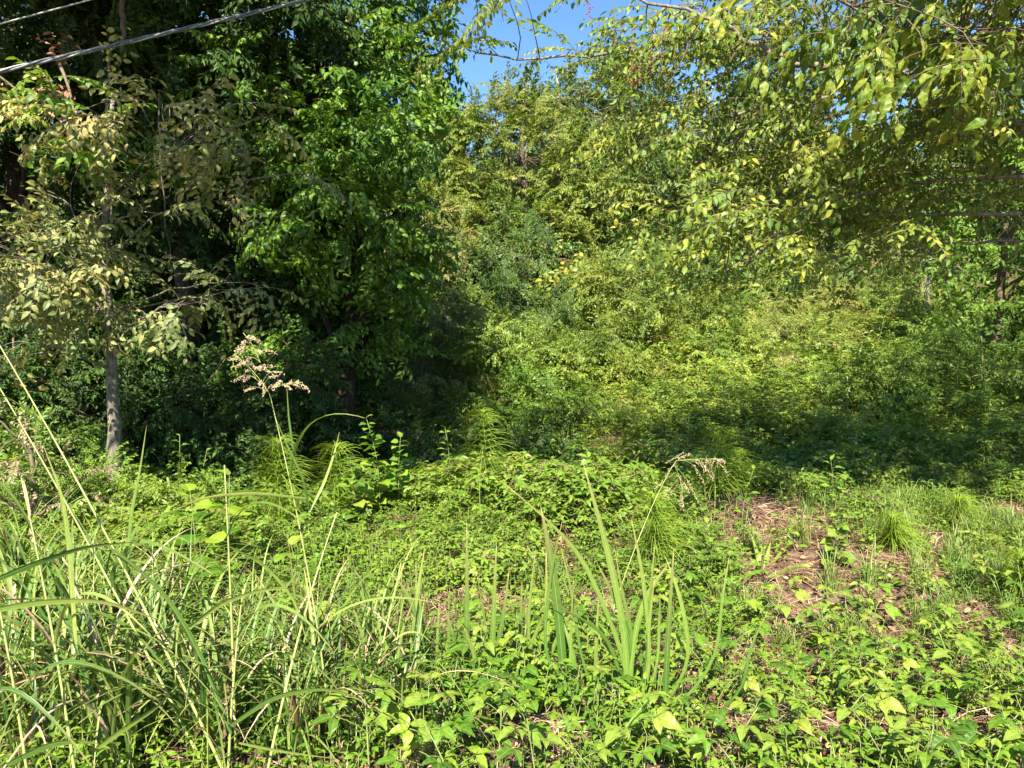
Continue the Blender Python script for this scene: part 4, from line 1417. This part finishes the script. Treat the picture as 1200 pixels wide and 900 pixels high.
sword_clump('single upright sword leaf pair standing right of the crossing leaves', [
    ([(779, 830, 2.95), (783, 740, 2.95), (790, 638, 2.95)], .022), ([(872, 812, 2.9), (878, 760, 2.9), (902, 712, 2.9)], .012)], 4)
sword_clump('narrow sword leaved clump between the grass and the tall straight leaves', [
    ([(455, 800, 3.0), (445, 740, 3.0), (430, 690, 3.0), (416, 668, 3.0)], .014), ([(462, 800, 3.0), (470, 740, 3.0), (486, 700, 3.0)], .012), ([(440, 810, 3.0), (425, 745, 3.0), (410, 700, 3.0)], .014), ([(448, 820, 3.1), (452, 740, 3.1), (442, 680, 3.1)], .012)], 5)
sword_clump('small pale yellow green strap leaved plant on the brown litter', [
    ([(893, 690, 4.75), (905, 660, 4.75), (930, 632, 4.75)], .022), ([(890, 688, 4.75), (890, 655, 4.75), (880, 625, 4.8)], .018), ([(895, 690, 4.7), (915, 670, 4.6), (945, 660, 4.5), (965, 668, 4.5)], .018),
    ([(892, 690, 4.7), (900, 650, 4.75), (903, 635, 4.75)], .018), ([(893, 692, 4.7), (915, 680, 4.6), (940, 672, 4.5), (955, 684, 4.4)], .018), ([(890, 690, 4.7), (888, 660, 4.7), (894, 640, 4.8)], .016)], 6,
    'strap_leaf_plant', 'strapy', 'sword leaved clumps')

# ------------------------------------------------------------------ individual leafy plants
SD = []
for i in range(6):
    root = thing('leafy_seedling', 'x', 'seedling', (0, 0, -5), 'leafy seedlings along the front')
    lf, stm = seedling(500 + i, [.22, .3, .26, .34, .2, .28][i], [5, 6, 7, 8, 5, 6][i])
    obj('foliage', lf, M[['bright', 'bramble', 'bright', 'bramble', 'bright', 'bramble'][i]], root)
    obj('stem', stm, [M['stem_green'], M['stem_green']], root, True)
    SD.append(root)
# place them in the front right; name each by its nearest landmark
marks = [((1190, 820), 'in the bottom right corner'), ((1100, 870), 'near the bottom right corner'), ((1000, 880), 'at the bottom right of centre'), ((900, 880), 'at the bottom below the litter patch'),
         ((800, 860), 'at the bottom under the upright sword leaf'), ((700, 860), 'at the bottom below the crossing sword leaves'), ((600, 860), 'at the bottom below the broadest sword leaf'),
         ((530, 830), 'at the foot of the two tall straight leaves'), ((950, 720), 'on the brown litter patch'), ((1040, 740), 'below the fine grass patch'), ((1140, 720), 'right of the fine grass patch'),
         ((850, 740), 'left of the brown litter patch'), ((780, 750), 'beside the upright sword leaf'), ((980, 800), 'below the brown litter patch'), ((1090, 790), 'between fine grass and corner leaves')]
looks = ['bright leafy seedling', 'yellowish leafy seedling', 'broad leaved seedling', 'taller leafy seedling', 'low leafy seedling', 'drooping leafy seedling']
quals = ['', 'small', 'spreading', 'upright', 'dense', 'sparse', 'pale', 'fresh']
rs = random.Random(9)
count = 0
seen = {}
spots = []
tries = 0
while len(spots) < 120 and tries < 9000:
    tries += 1
    px, py = rs.uniform(420, 1230), rs.uniform(700, 960)
    if rs.random() > (py - 660) / 190 or (px < 520 and py < 820):
        continue
    if rs.random() > .35 + (px - 420) / 900:
        continue
    try:
        x, y = gpt(px, py)
    except Exception:
        continue
    if bareness(np.array(x), np.array(y)) > .55:
        continue
    if all((x - a) ** 2 + (y - b) ** 2 > .115 ** 2 for a, b, _, _ in spots):
        spots.append((x, y, px, py))
for k, (x, y, px, py) in enumerate(spots):
    mk = min(marks, key=lambda m: (m[0][0] - px) ** 2 + (m[0][1] - min(py, 900)) ** 2)
    dx = px - mk[0][0]
    i = k % 6
    lb = '%s %s' % (looks[i], mk[1])
    if lb in seen:
        seen[lb] += 1
        lb = '%s, %s one further %s' % (lb, ['second', 'third', 'fourth', 'fifth'][min(3, seen[lb] - 2)], 'right' if dx > 0 else 'left')
    else:
        seen[lb] = 1
    sc_ = rs.uniform(.7, 1.15)
    loc = (x, y, float(gz(x, y)) - .01)
    if k < 6:
        SD[k].location = loc
        SD[k].rotation_euler = (0, 0, rs.uniform(0, 6))
        SD[k].scale = (sc_,) * 3
        SD[k]['label'] = lb
    else:
        dup(SD[i], loc, rs.uniform(0, 6), sc_, lb)


def plant(name, label, cat, px, Y, t_leaf, mats, top=None, base_z=None, rz=0., sc=1., group=None):
    x = at(px, 500, Y)[0]
    root = thing(name, label, cat, (x, Y, float(gz(x, Y)) - .02), group, rz)
    root.scale = (sc,) * 3
    fol = T(t_leaf.V, t_leaf.F[t_leaf.M == 0], t_leaf.A, t_leaf.M[t_leaf.M == 0])
    stm = T(t_leaf.V, t_leaf.F[t_leaf.M == 1], t_leaf.A, t_leaf.M[t_leaf.M == 1])
    obj('foliage', prune(fol), mats[0], root)
    obj('stem', prune(stm), [mats[1], mats[1]], root, True)
    return root


def prune(t):
    u, inv = np.unique(t.F.ravel(), return_inverse=True)
    return T(t.V[u], inv.reshape(-1, 3), t.A[u], t.M)


LS = 'leafy shoots of the middle plot'
plant('leafy_shoot', 'tall pale leafed shoot rising above the brambles against the dark hollow', 'shoot', 442, 5.9, upright_weed(801, .85, 16, 0.111, 'round', pairs=True), [M['bright'], M['stem_green']], group=LS)
plant('leafy_shoot', 'leafy shoot just right of the tall pale one', 'shoot', 468, 6.0, upright_weed(802, .66, 14, 0.104, 'round', pairs=True), [M['bright'], M['stem_green']], group=LS)
plant('leafy_shoot', 'broad leafy shoot left of the tall pale one by the shade', 'shoot', 418, 5.6, upright_weed(803, .6, 14, 0.117, 'round', pairs=True), [M['bramble'], M['stem_green']], group=LS)
plant('leafy_shoot', 'leafy shoot left of the fountain shaped horsetail', 'shoot', 522, 6.3, upright_weed(804, .72, 12, 0.091, 'near', pairs=True), [M['bright'], M['stem_green']], group=LS)
plant('leafy_shoot', 'shoot with pale leaves beside the foot of the fountain shaped horsetail', 'shoot', 566, 5.7, upright_weed(805, .66, 9, 0.091, 'near'), [M['bright'], M['stem_green']], group=LS)
plant('leafy_shoot', 'leafy shoot above the litter patch right of centre', 'shoot', 872, 5.3, upright_weed(806, .55, 12, 0.098, 'near'), [M['bright'], M['stem_green']], group=LS)
plant('leafy_shoot', 'dark leafy shoot on the right side of the litter patch', 'shoot', 987, 4.6, upright_weed(807, .4, 14, 0.078, 'round', pairs=True), [M['bramble'], M['stem_green']], group=LS)
plant('leafy_shoot', 'leafy shoot at the top of the litter patch', 'shoot', 978, 5.7, upright_weed(808, .4, 9, 0.111, 'near'), [M['bright'], M['stem_green']], group=LS)
plant('leafy_shoot', 'leafy shoot on the left rim of the litter patch', 'shoot', 838, 4.7, upright_weed(809, .4, 12, 0.111, 'near'), [M['bramble'], M['stem_green']], group=LS)
plant('broad_leaf_plant', 'round toothed leaves on a tall stem below the dark hollow at left', 'plant', 258, 4.2, upright_weed(810, .74, 9, 0.169, 'round'), [M['bright'], M['stem_green']], group=LS)
plant('broad_leaf_plant', 'shorter round leaved plant left of the tall round leaved stem', 'plant', 226, 4.3, upright_weed(811, .62, 9, 0.169, 'round'), [M['bright'], M['stem_green']], group=LS)
plant('broad_leaf_plant', 'three lobed leaf cluster at the right end of the round leaved plants', 'plant', 350, 3.6, upright_weed(812, .5, 8, 0.130, 'round'), [M['bramble'], M['stem_green']], group=LS)
plant('leafy_shoot', 'thin leafy shoot in the shade right of the sapling trunk', 'shoot', 205, 5.6, upright_weed(813, .8, 16, 0.091, 'near'), [M['vine'], M['stem_green']], group=LS)
plant('leafy_shoot', 'leafy shoot in the shade further right of the sapling trunk', 'shoot', 236, 5.8, upright_weed(814, .65, 14, 0.091, 'near'), [M['vine'], M['stem_green']], group=LS)

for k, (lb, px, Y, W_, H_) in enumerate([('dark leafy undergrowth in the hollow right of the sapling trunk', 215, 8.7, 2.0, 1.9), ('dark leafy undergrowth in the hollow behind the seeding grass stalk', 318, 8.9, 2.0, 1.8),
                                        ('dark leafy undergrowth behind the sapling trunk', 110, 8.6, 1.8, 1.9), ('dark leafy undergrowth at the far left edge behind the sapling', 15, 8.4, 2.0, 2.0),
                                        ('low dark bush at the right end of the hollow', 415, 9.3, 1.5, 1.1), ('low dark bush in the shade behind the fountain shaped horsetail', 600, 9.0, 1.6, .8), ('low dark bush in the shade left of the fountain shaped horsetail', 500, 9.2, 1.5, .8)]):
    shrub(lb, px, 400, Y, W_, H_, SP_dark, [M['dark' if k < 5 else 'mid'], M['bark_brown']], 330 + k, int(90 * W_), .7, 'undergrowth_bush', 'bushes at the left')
# undergrowth shrubs below and beside the sapling trunk
shrub('leafy undergrowth bush at the left edge below the pale sapling', 40, 580, 5.6, 1.5, .75, SP_fine, [M['weed'], M['stem_green']], 301, 60, .6, 'undergrowth_bush', 'bushes at the left')
shrub('green undergrowth bush at the foot of the sapling trunk', 190, 590, 5.9, 1.3, .6, SP_fine, [M['bramble'], M['stem_green']], 302, 60, .6, 'undergrowth_bush', 'bushes at the left')
shrub('bush of dry brown fronds at the left edge beside the sapling', 25, 480, 5.4, 1.0, 1.25, SP_fine, [M['dry'], M['bark_brown']], 303, 14, .5, 'dry_bush', 'bushes at the left')

# tall dark weeds standing in the shade at right
WD = []
for i in range(5):
    t = upright_weed(900 + i, .85, 26, .10, 'mid', narrow=(i == 3), pairs=True)
    root = thing('tall_weed', 'x', 'weed', (0, 0, -5), 'tall weeds in the field at right')
    obj('foliage', prune(T(t.V, t.F[t.M == 0], t.A, t.M[t.M == 0])), M['bramble'], root)
    obj('stem', prune(T(t.V, t.F[t.M == 1], t.A, t.M[t.M == 1])), [M['stem_green'], M['stem_green']], root, True)
    WD.append(root)
wl = ['tall leafy weed', 'bushy weed', 'slender weed', 'narrow leaved weed', 'spreading weed']
wm = [((1160, 480), 'in the shade near the right edge'), ((1050, 470), 'in the shade below the slim young tree'), ((950, 470), 'at the left of the shade band'), ((860, 480), 'at the edge of the shade right of centre'),
      ((1000, 420), 'in the sun above the shade band'), ((900, 400), 'in the sunny bracken'), ((1130, 420), 'at the foot of the bushy tree'), ((800, 470), 'right of the small dark bush')]
seen = {}
rs = random.Random(4)
for k in range(64):
    px, Y = rs.uniform(760, 1230), rs.uniform(7.2, 12.5)
    x = float(at(px, 450, Y)[0])
    py = 380 + (1.6 - float(gz(x, Y)) - .5) / Y * F
    mk = min(wm, key=lambda m: (m[0][0] - px) ** 2 + 4 * (m[0][1] - py) ** 2)
    i = k % 5
    lb = '%s %s' % (wl[i], mk[1])
    seen[lb] = seen.get(lb, 0) + 1
    if seen[lb] > 1:
        lb += ', %s one' % ['second', 'third', 'fourth', 'fifth', 'sixth'][min(4, seen[lb] - 2)]
    loc = (x, Y, float(gz(x, Y)) - .02)
    s_ = rs.uniform(.6, 1.05)
    if k < 5:
        WD[k].location = loc
        WD[k].scale = (s_,) * 3
        WD[k]['label'] = lb
    else:
        dup(WD[i], loc, rs.uniform(0, 6), s_, lb)
